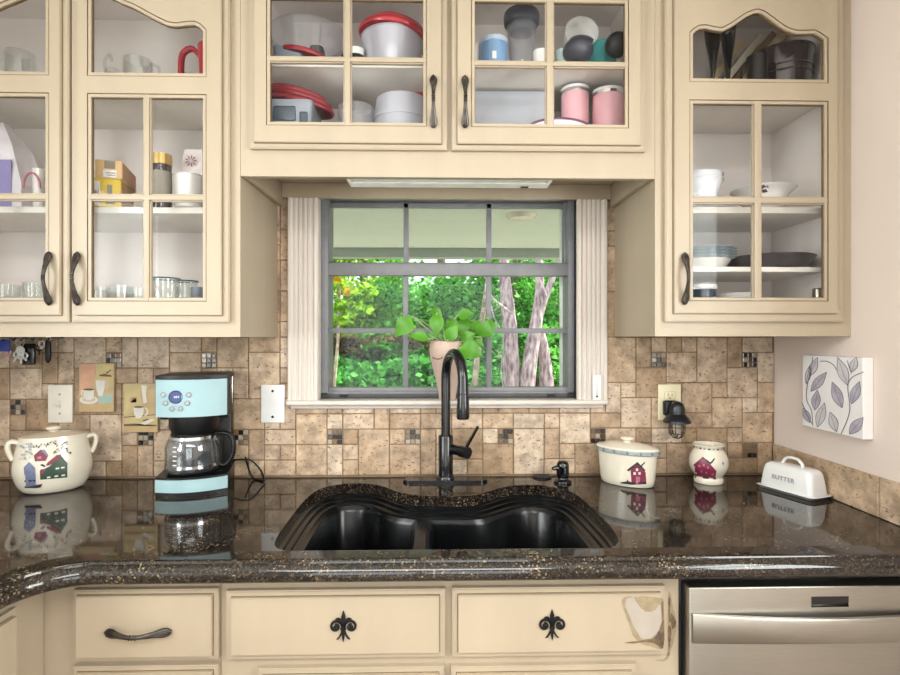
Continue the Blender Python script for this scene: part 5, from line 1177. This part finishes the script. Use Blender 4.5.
# --- left cabinet, left door
vessel('glass_jar', 'small clear glass jar on the top shelf behind the far left door', 'jar', 20, -.2, LS2, 25, 24, 47, CLEARG, .003, bulge=.002)
c = at(8, -.17, LS1); t = thing('tote_bag', 'white and lilac printed paper bag leaning in the far left cabinet', 'bag', c); mb = MB()
w = .085; h = hz(124, -.17, LS1, 0)
sec = [[(-w * .9, -.05), (w * .9, -.05), (w * .9, .05), (-w * .9, .05)], [(-w * .95, -.05), (w * .9, -.05), (w * .9, .05), (-w * .95, .05)], [(-w, -.04), (w * .5, -.04), (w * .5, .04), (-w, .04)], [(-w * .9, -.015), (-w * .05, -.012), (-w * .05, .012), (-w * .9, .015)]]
stack(mb, [([(c[0] + u, c[1] + v) for u, v in s_], c[2] + .0006 + h * f) for s_, f in zip(sec, (0, .3, .72, 1))]); part('bag', mb, mat('bag_white', 'E4DEE4', .6, vary=.08, scale=20), t, smooth=10)
mb = MB(); mb.box(c[0] - .045, c[0] - .004, c[1] - .0525, c[1] - .0503, c[2] + .006, c[2] + h * .6, .0005); mb.box(c[0] + .018, c[0] + .05, c[1] - .0525, c[1] - .0503, c[2] + .006, c[2] + h * .55, .0005); part('printed_panel', mb, mat('lilac_print', '8E86B8', .6), t, label='lilac printed panels')
t, c, h, r = vessel('mug', 'small white mug with a reddish handle beside the paper bag', 'mug', 38.5, -.245, LS1, 11, 9, 168, PORC, .003)
mb = MB(); mb.tube([(c[0] - r * .5 + r * 1.5 * cos(a), c[1] - r * 1.0, c[2] + h * .5 + h * .38 * sin(a)) for a in [pi * k / 8 for k in range(9)]], .003, 8); part('handle', mb, PT['pink'], t)
for k, (px, y, w, pt) in enumerate([(6, -.2, 26, 284), (34, -.18, 20, 282)]): vessel('drinking_glass', ['clear drinking glass on the cabinet floor at the left photo edge', 'clear drinking glass on the cabinet floor behind the far left door handle'][k], 'glass', px, y, LFL, w, w * .8, pt, CLEARG, .003, group='glasses on the left cabinet floor')
# --- left cabinet, right door
t, c, h, r = vessel('glass_creamer', 'clear pressed-glass creamer on the top shelf of the left cabinet', 'glassware', 138, -.22, LS2, 26, 18, 54, CLEARG, .003, bulge=.006)
mb = MB(); mb.tube(smoothline([(c[0] + r * .9, c[1], c[2] + h * .9), (c[0] + r * 1.6, c[1], c[2] + h * .8), (c[0] + r * 1.5, c[1], c[2] + h * .4), (c[0] + r * .9, c[1], c[2] + h * .3)], 4), .004, 8); part('handle', mb, CLEARG, t)
t, c, h, r = vessel('glass_bird', 'little clear glass bird figure left of the glass creamer', 'figurine', 112, -.22, LS2, 12, 8, 67, CLEARG, .002, bulge=.006)
mb = MB(); mb.tube(smoothline([(c[0] - r, c[1], c[2] + h * .8), (c[0] - r * 1.2, c[1], c[2] + h * 1.3), (c[0] - r * .4, c[1], c[2] + h * 1.6), (c[0] - r * .1, c[1], c[2] + h * 1.35)], 4), .0045, 8); part('neck', mb, CLEARG, t)
t, c, h, r = vessel('pitcher', 'red plastic pitcher with a looped handle, top shelf of the left cabinet', 'pitcher', 216, -.2, LS2, 34, 28, 40, RED, .003)
mb = MB(); mb.tube(smoothline([(c[0] - r * .95, c[1], c[2] + h * .85), (c[0] - r * 1.4, c[1], c[2] + h * 1.0), (c[0] - r * 1.95, c[1], c[2] + h * .88), (c[0] - r * 2.05, c[1], c[2] + h * .5), (c[0] - r * 1.9, c[1], c[2] + h * .15)], 5), (.006, .009), 10); part('handle', mb, RED, t, smooth=60)
TAN = mat('box_tan', 'DDB987', .6, vary=.05); YEL = mat('box_yellow', 'D9BC3C', .55, vary=.06); BRN = mat('box_brown', 'B5835C', .6, vary=.06); GRY = mat('label_grey', '8C8478', .6)
def carton(name, label, px0, px1, y, z0, h, dep, m_, marks, rotz=0.):
    x0, x1 = X(px0, y), X(px1, y); t = thing(name, label, 'box', (x0, y, z0), rotz); mb = MB(); mb.box(0, x1 - x0, 0, dep, .0004, h, .001); part('carton', mb, m_, t, local=True)
    mb = MB()
    for u0, u1, v0, v1, mi in marks: mb.box(u0 * (x1 - x0), u1 * (x1 - x0), -.0008, .0005, v0 * h, v1 * h, 0, mi)
    mb.box(x1 - x0 - .0005, x1 - x0 + .0008, .006, dep - .006, h * .06, h * .94, 0, 2); part('print', mb, [WHITE, GRY, BRN], t, local=True); return t
hy = hz(178, -.27, LS1, 115)
carton('tea_box', 'yellow tea carton under the tan carton on the left cabinet shelf', 92, 117.5, -.275, LS1, hy, .16, YEL, [(.02, .28, .08, .9, 0), (.05, .24, .3, .6, 1), (.52, .7, .4, .8, 1), (.48, .8, .15, .25, 1)], radians(18))
ht = hz(159.5, -.27, LS1 + hy, 115)
carton('food_carton', 'tan food carton lying on the yellow tea carton', 95, 119, -.272, LS1 + hy + .0004, ht, .15, TAN, [(.35, .75, .55, .95, 1), (.3, .8, .08, .45, 0), (.45, .78, .15, .22, 1), (.4, .78, .28, .35, 1)], radians(16))
cyl('spice_jar', 'dark labelled jar with a golden lid on the left cabinet shelf', 'jar', 161.5, -.25, LS1, 19, 152, mat('dark_jar', '3A3433', .2, coat=.4), [('lid', .80, 1.0, .001, mat('gold_lid', 'C8A768', .3, metal=.6)), ('label', .12, .68, .0006, GRY)])
vessel('ramekin', 'white porcelain ramekin in front of the flower sachet', 'bowl', 188.5, -.255, LS1, 28, 26, 172, PORC, .003, lipr=.002)
c = at(194, -.2, LS1); mb = MB(); h = hz(150, -.2, LS1, 194); w = wpx(22, 194, -.2) / 2
stack(mb, [([(c[0] - w * f, c[1] - d), (c[0] + w * f, c[1] - d), (c[0] + w * f, c[1] + d), (c[0] - w * f, c[1] + d)], c[2] + .0005 + h * g_2) for f, d, g_2 in ((.9, .02, 0), (1, .022, .3), (.95, .012, .8), (.8, .003, 1))])
fx_, fz_ = X(191, -.22), Z(161, -.22, 191)
for k in range(9):
    a = 2 * pi * k / 9; mb.add([(fx_ + .003 * cos(a), -.2215, fz_ + .003 * sin(a)), (fx_ + .012 * cos(a - .2), -.2215, fz_ + .012 * sin(a - .2)), (fx_ + .019 * cos(a), -.2215, fz_ + .019 * sin(a)), (fx_ + .012 * cos(a + .2), -.2215, fz_ + .012 * sin(a + .2))], [(0, 1, 2, 3)], 1)
solo('flower_sachet', mb, [mat('sachet_white', 'D9CFCC', .6), PT['wine']], 'pale sachet with a dark red flower, behind the white ramekin', 'sachet')
for k, (px, y, w, pt) in enumerate([(98, -.24, 22, 287), (121, -.22, 26, 284.5), (138, -.2, 22, 287)]): vessel('glass_bowl', ['cut glass bowl on the left cabinet floor, nearest the door handle', 'cut glass bowl, middle of three on the left cabinet floor', 'cut glass bowl on the left cabinet floor, next to the door bar'][k], 'bowl', px, y, LFL, w, w * .7, pt, CLEARG, .003, group='cut glass bowls on the left cabinet floor', bulge=.004)
GLID = mat('green_rim', '3F5B50', .4)
for k, (px, y, w, pt) in enumerate([(165, -.24, 27, 277.5), (186, -.17, 22, 280.5)]):
    t, c, h, r = vessel('storage_jar', ['wider clear jar with a dark green rim on the left cabinet floor', 'narrower clear jar with a dark green rim on the left cabinet floor'][k], 'jar', px, y, LFL, w, w * .92, pt, CLEARG, .003, group='green-rimmed jars')
    mb = MB(); mb.tube([(c[0] + r * 1.03 * cos(a * pi / 16), c[1] + r * 1.03 * sin(a * pi / 16), c[2] + h) for a in range(33)], .0022, 6); part('rim', mb, GLID, t)
vessel('metal_cup', 'dark grey metal cup on the left cabinet floor by the hinge side', 'cup', 198, -.2, LFL, 14, 12, 287, GREYP, .002)

# --- cabinet over the window, left door, shelf
vessel('plastic_bowl', 'large clear plastic bowl on the shelf behind the left door over the window', 'bowl', 309, -.17, CS1, 78, 56, 14, CLEARP, .003, lipr=.003)
c = at(293, -.275, CS1)
def softbox(name, label, cat, px0, px1, y0, dep, z0, pytop, m_, r=.012, group=None, tp=.92):
    x0, x1 = X(px0, y0), X(px1, y0); h = hz(pytop, y0, z0, px0); cx, cy = (x0 + x1) / 2, y0 + dep / 2; w = (x1 - x0) / 2; mb = MB()
    stack(mb, [([(cx + u, cy + v) for u, v in rrect(w * f, dep / 2 * f, r)], z0 + .0005 + h * q) for f, q in ((tp * .96, 0), (tp, .06), (1, .9), (1, 1))])
    t = thing(name, label, cat, (cx, cy, z0), group=group); part('body', mb, m_, t, smooth=30); return t, (cx, cy), w, h
RS = mat('dark_red_plastic', '861826', .35, vary=.08)
def dishlid(name, label, px, y, zc_, w, m_, tilt=0., th=.012, sy=.8, ax='Y', group=None):
    r = wpx(w, px, y) / 2; mb = MB(); M = Matrix.Translation(Vector((X(px, y), y, zc_))) @ Matrix.Rotation(tilt, 4, ax)
    mb.lathe(smoothprof([(r * .97, -th * .5), (r, -th * .3), (r, th * .2), (r * .93, th * .5), (r * .86, th * .2), (r * .6, th * .15), (0, th * .2)], 3), n=36, sy=sy, M=M)
    mb.lathe([(r * .97, -th * .5), (r * .9, -th * .5), (r * .88, th * .1), (0, th * .12)], n=36, sy=sy, M=M); solo(name, mb, m_, label, 'lid', group)
softbox('lidded_box', 'grey snap-lid plastic box standing in front of the clear plastic bowl', 'container', 272, 303, -.283, .09, CS1, 45.5, GREYP)
t, ce, w, h = softbox('box_cover', 'dark grey lid leaning by the grey box on the window cabinet shelf', 'lid', 309, 322, -.28, .05, CS1, 45, mat('charcoal_plastic', '3C3B40', .4))
dishlid('round_cover', 'dark red round lid lying in front of the clear plastic bowl', 306, -.235, CS1 + .030, 56, RS, radians(12), .014)
t, c, h, r = vessel('mug', 'white mug with a black stripe lying between the plastic bowl and the red-lidded tub', 'mug', 356, -.25, CS1, 16, 15, 46, PORC, .003)
mb = MB(); mb.lathe([(r + .0004, h * .3), (r + .0012, h * .3), (r + .0012, h * .6), (r + .0004, h * .6)], c, 28); part('stripe', mb, BLACK, t); mb = MB(); mb.tube([(c[0] - r * .9 - r * .9 * sin(a), c[1], c[2] + h * .5 + h * .35 * cos(a)) for a in [pi * k / 8 for k in range(9)]], .004, 8); part('handle', mb, BLACK, t)
t, c, h, r = vessel('food_tub', 'milky plastic tub under a red lid on the shelf over the window', 'container', 393, -.215, CS1, 62, 50, 24, MILKY, .003, lipr=.003)
mb = MB(); M = Matrix.Translation(Vector((c[0] + .004, c[1], c[2] + h + .016))) @ Matrix.Rotation(radians(7), 4, 'Y'); r2 = r * 1.12
mb.lathe(smoothprof([(r2 * .99, -.014), (r2 * 1.02, -.008), (r2, .0), (r2 * .9, .010), (r2 * .78, .006), (r2 * .5, .014), (0, .016)], 3), n=40, M=M); part('lid', mb, RED, t, label='red plastic lid set on askew')
mb = MB(); M = M @ Matrix.Translation(Vector((.012, 0, .014))) @ Matrix.Rotation(radians(6), 4, 'Y'); mb.lathe(smoothprof([(r2 * .80, -.006), (r2 * .84, .0), (r2 * .76, .008), (r2 * .6, .006), (0, .009)], 3), n=40, M=M); part('second_lid', mb, RED, t)
# floor
zz0 = CFL
vessel('glass_dish', 'clear plastic dish behind the door bar on the window cabinet floor', 'container', 356, -.25, zz0, 36, 30, 101, CLEARP, .003)
t, ce, w, h = softbox('lidded_box', 'grey snap-lid box with clear sides on the floor of the window cabinet', 'container', 268, 312, -.283, .13, zz0, 99, mat('greyish_plastic', '8B919A', .3, vary=.05), tp=.9)
mb = MB(); mb.box(ce[0] - w * .72, ce[0] + w * .25, -.2848, -.2826, zz0 + h * .58, zz0 + h * .86, .003); mb.box(ce[0] + w * .45, ce[0] + w * .8, -.2848, -.2826, zz0 + h * .1, zz0 + h * .75, .003); mb.box(ce[0] - w * .95, ce[0] + w * .95, -.285, -.2826, zz0 + h * .02, zz0 + h * .16, .002); part('clip', mb, [mat('slate_clip', '4E5964', .35)], t, label='slate blue snap clips')
for k, (dz, px, tl, w_) in enumerate(((.014, 300, 12, 70), (.03, 300, 13, 66), (.046, 296, 11, 60))): dishlid('round_cover', ['lowest of the dark red lids fanned on the grey box', 'middle dark red lid fanned on the grey box', 'topmost dark red lid fanned on the grey box'][k], px, -.205, zz0 + h + dz, w_, RS, radians(tl), .014, .62, group='red lids fanned on the grey box')
t, c, h, r = vessel('food_tub', 'milky plastic tub upside down on the window cabinet floor', 'container', 402, -.22, zz0, 52, 66, 91, MILKY, .003)
mb = MB(); mb.lathe([(r * .99, h - .001), (r * .97, h + .002), (0, h + .0025)], c, 32); mb.lathe([(r * 1.10, h * .62), (r * 1.13, h * .62), (r * 1.12, h * .68), (r * 1.09, h * .68)], c, 32); part('base', mb, MILKY, t)
softbox('red_box', 'small red plastic box beside the upturned milky tub', 'container', 411, 440, -.14, .08, zz0 + .0, 84, RED)
# right door, shelf
t, c, h, r = cyl('candle', 'blue pillar candle in a glass with a pale label, over the window', 'candle', 493.5, -.25, CS1, 28, 33, mat('blue_wax', '6E92B8', .3, coat=.4, vary=.04), [('band', .80, .96, .0012, mat('silver_label', 'AEBCCB', .3)), ])
mb = MB(); mb.box(c[0] - .008, c[0] + .004, c[1] - r - .0012, c[1] - r + .002, c[2] + h * .12, c[2] + h * .38, .0005); part('label', mb, WHITE, t); mb = MB(); mb.tube([(c[0] - .004, c[1], c[2] + h), (c[0] - .006, c[1], c[2] + h + .014)], .0015, 6); part('wick', mb, BLACK, t)
t, c, h, r = vessel('shaker_bottle', 'clear tall bottle with a dark screw lid, beside the blue candle', 'bottle', 521.5, -.23, CS1, 29, 25, 15, CLEARP, .003)
mb = MB(); mb.lathe(smoothprof([(r * .8, h - .028), (r * 1.02, h - .010), (r * 1.2, h - .002), (r * 1.22, h + .022), (r * 1.0, h + .03), (0, h + .031)], 3), c, 30); part('lid', mb, mat('charcoal_blue', '3A3B45', .35), t, label='charcoal screw lid')
vessel('cup', 'low white cup just right of the shaker bottle', 'cup', 541, -.25, CS1, 17, 15, 48, PORC, .003); vessel('cup', 'tiny cream cup at the left edge behind the right door over the window', 'cup', 475.5, -.24, CS1, 10, 8, 43, PORC, .002)
r = wpx(33, 582, -.2) / 2; mb = MB(); M = Matrix.Translation(Vector((X(581.5, -.2), -.2, Z(33, -.2, 581)))) @ Matrix.Rotation(radians(82), 4, 'X')
mb.lathe(smoothprof([(r * .82, -.085), (r * .86, -.08), (r, 0), (r * 1.02, .004), (r * .98, .006), (r * .93, 0), (r * .8, -.02), (0, -.022)], 3), n=36, M=M); solo('plastic_cup', mb, PORC, 'white tub lying on its side with its round end facing out', 'container')
for k, (px, py, w, lab, mm) in enumerate([(578, 51, 30, 'dark bulb-shaped lid in front of the white tub', MC['charcoal_blue']), (617, 45, 24, 'black rounded bottle end lying by the right door hinge', BLACK)]):
    r = wpx(w, px, -.265) / 2; z = Z(py, -.265, px); z = max(z, CS1 + r * .8 + .001); mb = MB(); cpt = (X(px, -.265), -.265, z); mb.ball(cpt, r, sz=.8 if k == 0 else 1.0, n=28)
    for a in range(5): mb.tube(smoothline([(cpt[0] + r * .9 * cos(b) * .98, cpt[1] - r * (.42 + .12 * a) , cpt[2] + r * .55 * sin(b)) for b in [pi * .15 + pi * .7 * j / 6 for j in range(7)]], 2), .0016, 5)
    solo('bottle_cap', mb, mm, lab, 'lid')
vessel('plastic_bowl', 'teal plastic bowl between the dark lid and the black bottle end', 'bowl', 601, -.17, CS1, 26, 24, 39, mat('teal_plastic', '3AA6A6', .35), .003, bulge=.006)
vessel('plastic_cup', 'pale green cup half hidden by the dark bulb-shaped lid', 'cup', 563, -.22, CS1, 15, 12, 48, mat('pale_mint', 'BFD9D6', .35), .003)
# right door, floor
PINK = mat('pink_tumbler', 'DDA6AE', .35, vary=.03)
for k, (px, w, pt, y) in enumerate([(575, 27, 83, -.19), (607.5, 30, 85, -.2)]):
    cyl('tumbler', ['pink insulated tumbler with a clear lid, the one nearer the door bar', 'pink insulated tumbler with a clear lid, the one nearer the hinge side'][k], 'tumbler', px, y, zz0, w, pt, PINK, [('lid', .955, 1.0, .0015, mat('tumbler_lid', 'E4DEDE', .15, coat=.5)), ('steel_rim', .915, .955, .0008, CHROME)], group='pink tumblers')
r = wpx(70, 560, -.262) / 2; mb = MB(); M = Matrix.Translation(Vector((X(560, -.262), -.262, Z(117, -.262, 560) - r))) @ Matrix.Rotation(radians(80), 4, 'X')
tr_ = r * .25
pts = [(X(560, -.262) + r * cos(a), -.262, Z(118.5, -.262, 560) - r * .42 + r * .42 * sin(a)) for a in [pi * k / 24 for k in range(49)]]
mb = MB(); mb.tube(pts, .0042, 8); zlow_ = min(p[2] for p in pts) - .0042
mb2 = MB(); mb2.plate([(p[0], p[2]) for p in pts[:-1]], [], -.258, -.264)
dzq = zz0 + .0008 - zlow_
t = thing('oval_tray', 'oval tray with a dark red and blue rim standing in front of the pink tumblers', 'tray', (X(560, -.262), -.262, zz0))
part('rim', mb, mat('wine_rim', '8E3B52', .35, hex2='2E4468', scale=9), t); part('panel', mb2, mat('tray_white', 'E6E2E4', .35), t)
q = X(508, -.05); mb = MB(); mb.box(X(474, -.17), X(553, -.17), -.17, -.16, zz0 + .0006, CS1 - .022, .004, M=None); solo('cutting_board', mb, mat('frosted_board', 'B9BCC4', .4, vary=.08, scale=4), 'frosted grey cutting board standing at the back behind the right door over the window', 'cutting board')

# --- right cabinet, top shelf
SMOKE = clear('smoke_glass', '6A6668', .3, '2A2628', .7, .1); DKB = mat('dark_brown_enamel', '2E2426', .15, coat=.6, vary=.1)
for k, (px, y, top_) in enumerate([(713, -.2, 24), (728, -.15, 22)]):
    c = at(px, y, RS3 + .0005); h = hz(top_, y, RS3, px); mb = MB(); w = wpx(17 if k == 0 else 15, px, y) / 2
    mb.lathe(smoothprof([(w * .62, 0), (w * .6, .002), (.004, .006), (.0035, h * .25), (.005, h * .32), (w * .45, h * .55), (w * .85, h * .8), (w, h), (w - .0015, h), (w * .8, h * .8), (w * .4, h * .56), (0, h * .36)], 3), c, 28)
    solo('stemmed_glass', mb, SMOKE, ['smoky stemmed glass on the right cabinet top shelf, nearer the door edge', 'smoky stemmed glass behind its twin on the right cabinet top shelf'][k], 'glass', 'smoky stemmed glasses')
WD = [mat('board_light', 'D8C09A', .5, vary=.12, stretch=(1, 1, 8)), mat('board_dark', '8A6E48', .5, vary=.12, stretch=(1, 1, 8)), mat('board_cream', 'E8DEC8', .5, vary=.05)]
for k, (p0, p1, mm, lab) in enumerate([((736, 52), (772, 5), WD[0], 'light wooden tray leaning at the left of the leaning trays'), ((748, 54), (788, 3), WD[2], 'cream tray, second of the leaning trays'), ((757, 56), (800, 3), WD[1], 'dark wooden tray, third of the leaning trays'), ((765, 58), (812, 4), WD[0], 'light wooden tray leaning nearest the brown crock')]):
    y = -.09; a, b = Vector(P(*p0, y)), Vector(P(*p1, y)); d = (b - a).normalized(); L2 = (b - a).length * 1.3
    bz = RS3 + .001; a = a - d * ((a.z - bz) / d.z) if d.z > .05 else a; n2 = Vector((-d.z, 0, d.x)); M = Matrix.Translation(a + d * 0) @ Matrix((d, Vector((0, 1, 0)), d.cross(Vector((0, 1, 0))))).transposed().to_4x4()
    mb = MB(); mb.box(.004, L2 + .05, -.02, .07, .0, .012, .002, M=M); mb.box(.004, L2 + .05, -.022, -.016, -.002, .018, .002, M=M)
    dz = RS3 + .0008 - min(v[2] for v in mb.v); mb.v = [(v[0], v[1], v[2] + dz) for v in mb.v]
    solo('serving_tray', mb, mm, lab, 'tray', 'trays leaning on the right cabinet top shelf')
t, c, h, r = vessel('crock', 'glossy dark brown ringed crock on the right cabinet top shelf', 'crock', 782, -.195, RS3, 54, 46, 40, DKB, .004, lipr=.003)
for f in (.5, .62): mb = MB(); rr2 = (wpx(46, 782, -.195) / 2) + (r - wpx(46, 782, -.195) / 2) * f; mb.tube([(c[0] + (rr2 + .001) * cos(a * pi / 18), c[1] + (rr2 + .001) * sin(a * pi / 18), c[2] + h * f) for a in range(37)], .0028, 6); part('ring', mb, DKB, t)
t, c, h, r = vessel('mug', 'black mug in front of the brown crock', 'mug', 757, -.26, RS3, 19, 17, 52, BLACK, .003)
mb = MB(); mb.tube([(c[0] - r * .9 - r * .8 * sin(a), c[1], c[2] + h * .5 + h * .35 * cos(a)) for a in [pi * k / 8 for k in range(9)]], .004, 8); part('handle', mb, BLACK, t)
# middle shelf
GWH = mat('cool_porcelain', 'E6E8EE', .2, coat=.3, vary=.02)
for k in range(2): 
    c = at(698, -.2, RS1 + .0085 + .016 * k); r = wpx(46, 698, -.2) / 2; h = hz(172, -.26, RS1 + .0085, 701); mb = MB()
    mb.lathe(smoothprof([(r * .45, 0), (r * .5, .004), (r * .72, h * .4), (r * .95, h * .85), (r, h * .87), (r * .96, h * .87), (r * .75, h * .42), (r * .5, .01), (0, .009)], 3), c, 36); solo('serving_bowl', mb, GWH, ['lower of two nested white bowls on the right cabinet middle shelf', 'upper of two nested white bowls on the right cabinet middle shelf'][k], 'bowl', 'nested white bowls', smooth=50)
plate_('dinner_plate', 'white plate under the nested white bowls', 'plate', 703, -.19, RS1, 62, .008, GWH)
cbw = at(763, -.2, RS1 + .0005); r = wpx(57, 763, -.2) / 2; h = hz(184.5, -.27, RS1, 763); mb = MB()
prb = smoothprof([(r * .42, 0), (r * .45, .003), (r * .62, h * .35), (r * .78, h * .75), (r, h), (r * .995, h + .0015), (r * .76, h * .82), (r * .5, .006), (0, .006)], 3); mb.lathe(prb, cbw, 40)
fn = hitfn(cbw, prb[:13], 1, 1, 0); 
for pts, k in (([(756, 191), (760, 187), (763, 190), (760, 194)], 'slate'), ([(759, 186), (764, 184.5), (766, 187), (762, 189)], 'wine'), ([(761, 190), (766, 189), (768, 192), (763, 193)], 'dark'), ([(764, 187), (768, 185), (769, 188)], 'slate')): mb.decal(pts, fn, PI[k], 0)
solo('rimmed_bowl', mb, [PORC] + PL, 'wide-rimmed white bowl with a dark flower, on the right cabinet middle shelf', 'bowl', smooth=50)
# lower shelf
_, _, hmb, _ = vessel('mixing_bowl', 'cream bowl under the stack of scalloped pie plates', 'bowl', 702, -.19, RS2, 52, 40, 257, PORC, .003)
BLU = mat('blue_white_rim', 'B9C6CC', .3, vary=.3, scale=90, hex2='5E7480')
for k in range(4):
    c = at(702, -.19, RS2 + hmb - .010 + .0082 * k); r = wpx(60, 702, -.19) / 2; mb = MB()
    prf = smoothprof([(r * .6, 0), (r * .65, .001), (r * .9, .012), (r, .016), (r * .99, .018), (r * .88, .014), (r * .6, .005), (0, .005)], 2); n = 56; mb.lathe(prf, c, n)
    ns = []
    for j, (rp3, z) in enumerate(prf):
        for i in range(n):
            if rp3 <= 1e-6 and False: pass
            v = mb.v[j * n + i]; f = 1 + (.035 * cos(i * pi * 2 / n * 14) if rp3 > r * .85 else 0); ns.append((c[0] + (v[0] - c[0]) * f, c[1] + (v[1] - c[1]) * f, v[2]))
    mb.v = ns; solo('pie_plate', mb, BLU, ['lowest of the scalloped blue and white pie plates', 'second scalloped pie plate from the bottom of the stack', 'third scalloped pie plate from the bottom of the stack', 'topmost of the scalloped blue and white pie plates'][k], 'plate', 'stacked scalloped pie plates', smooth=50)
c = at(768, -.19, RS2 + .0005); r = wpx(80, 768, -.19) / 2; h = hz(254, -.28, RS2, 768); mb = MB()
mb.lathe(smoothprof([(r * .8, 0), (r * .84, .002), (r * .93, h * .6), (r, h * .95), (r, h), (r * .96, h), (r * .85, h * .5), (r * .78, .006), (0, .006)], 3), c, 44); t = thing('frying_pan', 'dark shallow pan on the lower shelf of the right cabinet', 'pan', c); part('pan_body', mb, mat('pan_dark', '3A363A', .3, vary=.1), t)
mb = MB(); mb.tube([(c[0] - r * .95, c[1], c[2] + h * .9), (c[0] - r * 1.15, c[1] - .02, c[2] + h * .6), (c[0] - r * 1.28, c[1] - .03, c[2] + h * .3)], (.004, .009), 8); part('handle', mb, BLACK, t)
# floor
t, c, h, r = vessel('casserole_dish', 'dark blue dish with a white rim on the right cabinet floor', 'dish', 702, -.24, RFL, 26, 24, 288.5, mat('deep_blue_glaze', '24384A', .2, coat=.4), .003)
mb = MB(); mb.lathe(smoothprof([(r * 1.02, h - .001), (r * 1.06, h + .004), (r * 1.04, h + .012), (r * .9, h + .012), (r * .88, h + .003)], 2), c, 32); part('rim', mb, PORC, t); mb = MB(); mb.lathe([(r * 1.0, h + .0125), (r * 1.02, h + .018), (0, h + .019)], c, 32); part('lid', mb, CLEARG, t)
pll = ['lowest white plate on the right cabinet floor', 'second white plate on the right cabinet floor', 'third white plate on the right cabinet floor', 'topmost white plate on the right cabinet floor']
zpt = hz(293, -.26, RFL, 737) ; nP = 4
plate_('dinner_plate', pll, 'plate', 737, -.2, RFL, 40, max(.008, zpt - .010 * (nP - 1) - .002), PORC, 'white plates on the right cabinet floor', nP, .010)
t, c, h, r = cyl('small_can', 'little steel canister at the hinge side of the right cabinet floor', 'canister', 818, -.24, RFL, 10, 288, STEEL, [('band', .4, .7, .0008, BLACK)])

# ------------------------------------------------------------------ lights
def ceil_fill(x, y, w, d, power, label, col=(1, .95, .88)):
    t = thing('added_ceiling_light', label, 'ceiling light', (x, y, ZT - .05)); mb = MB(); mb.box(x - w / 2 - .03, x + w / 2 + .03, y - d / 2 - .03, y + d / 2 + .03, ZT - .03, ZT - .0004, .004); part('fixture', mb, WHITE, t)
    l = bpy.data.lights.new('ceiling_fill_lamp', 'AREA'); l.shape = 'RECTANGLE'; l.size = w; l.size_y = d; l.energy = power; l.color = col
    o = bpy.data.objects.new('lamp', l); COL.objects.link(o); o.parent = t; o.location = (0, 0, .012)
ceil_fill(-.15, -2.7, 1.7, 1.1, 54, 'big flush ceiling light added behind the camera to light the room', (1, .985, .97))  # unseen ceiling lamp added to brighten the room
for x_, sg in ((XR + .16, 1), (XL - .16, -1)):  # fill lights placed outside the two added side windows
    l = bpy.data.lights.new('side_fill_light', 'AREA'); l.shape = 'RECTANGLE'; l.size = 1.05; l.size_y = 1.05; l.energy = 42; l.color = (.98, .99, 1)
    o = bpy.data.objects.new('side_fill_light', l); COL.objects.link(o); o.location = (x_, -1.6, 1.57); o.rotation_euler = (pi / 2, 0, sg * pi / 2)
l = bpy.data.lights.new('rear_fill_light', 'AREA'); l.shape = 'RECTANGLE'; l.size = 2.0; l.size_y = 2.0; l.energy = 34; l.color = (.96, .98, 1)  # fill light placed outside the added rear door
o = bpy.data.objects.new('rear_fill_light', l); COL.objects.link(o); o.location = (-.15, -4.6, 1.15); o.rotation_euler = (pi / 2, 0, 0)

w = bpy.data.worlds.new('sky'); SC.world = w; w.use_nodes = True; nt = w.node_tree; bg = nt.nodes['Background']
sk_ = nt.nodes.new('ShaderNodeTexSky'); sk_.sky_type = 'HOSEK_WILKIE'; sk_.turbidity = 5; sk_.ground_albedo = .3; sk_.sun_direction = Vector((.62, .22, .75)).normalized()
mxw = nt.nodes.new('ShaderNodeMix'); mxw.data_type = 'RGBA'; mxw.inputs[0].default_value = .6; mxw.inputs[7].default_value = (.9, .95, 1, 1)
nt.links.new(sk_.outputs[0], mxw.inputs[6]); nt.links.new(mxw.outputs[2], bg.inputs['Color']); bg.inputs['Strength'].default_value = 2.3
l = bpy.data.lights.new('sun', 'SUN'); l.energy = 12; l.angle = radians(1.5); l.color = (1, .96, .86); o = bpy.data.objects.new('sun', l); COL.objects.link(o)
o.rotation_euler = Vector((-.62, -.22, -.75)).to_track_quat('-Z', 'Y').to_euler()

# ------------------------------------------------------------------ camera and view
cd = bpy.data.cameras.new('camera'); cd.sensor_width = 36; cd.lens = FPX * 36 / 900; cd.clip_start = .02; cam = bpy.data.objects.new('camera', cd); COL.objects.link(cam)
cam.location = CAM; cam.rotation_euler = (pi / 2, 0, -TH); SC.camera = cam
vs_ = SC.view_settings; vs_.view_transform = 'Standard'; vs_.look = 'None'; vs_.gamma = 1; vs_.exposure = .24; vs_.use_curve_mapping = False
SC.cycles.use_denoising = True; SC.cycles.max_bounces = 10; SC.cycles.diffuse_bounces = 4; SC.cycles.transparent_max_bounces = 24; SC.cycles.caustics_reflective = False; SC.cycles.caustics_refractive = False; SC.cycles.sample_clamp_indirect = 6
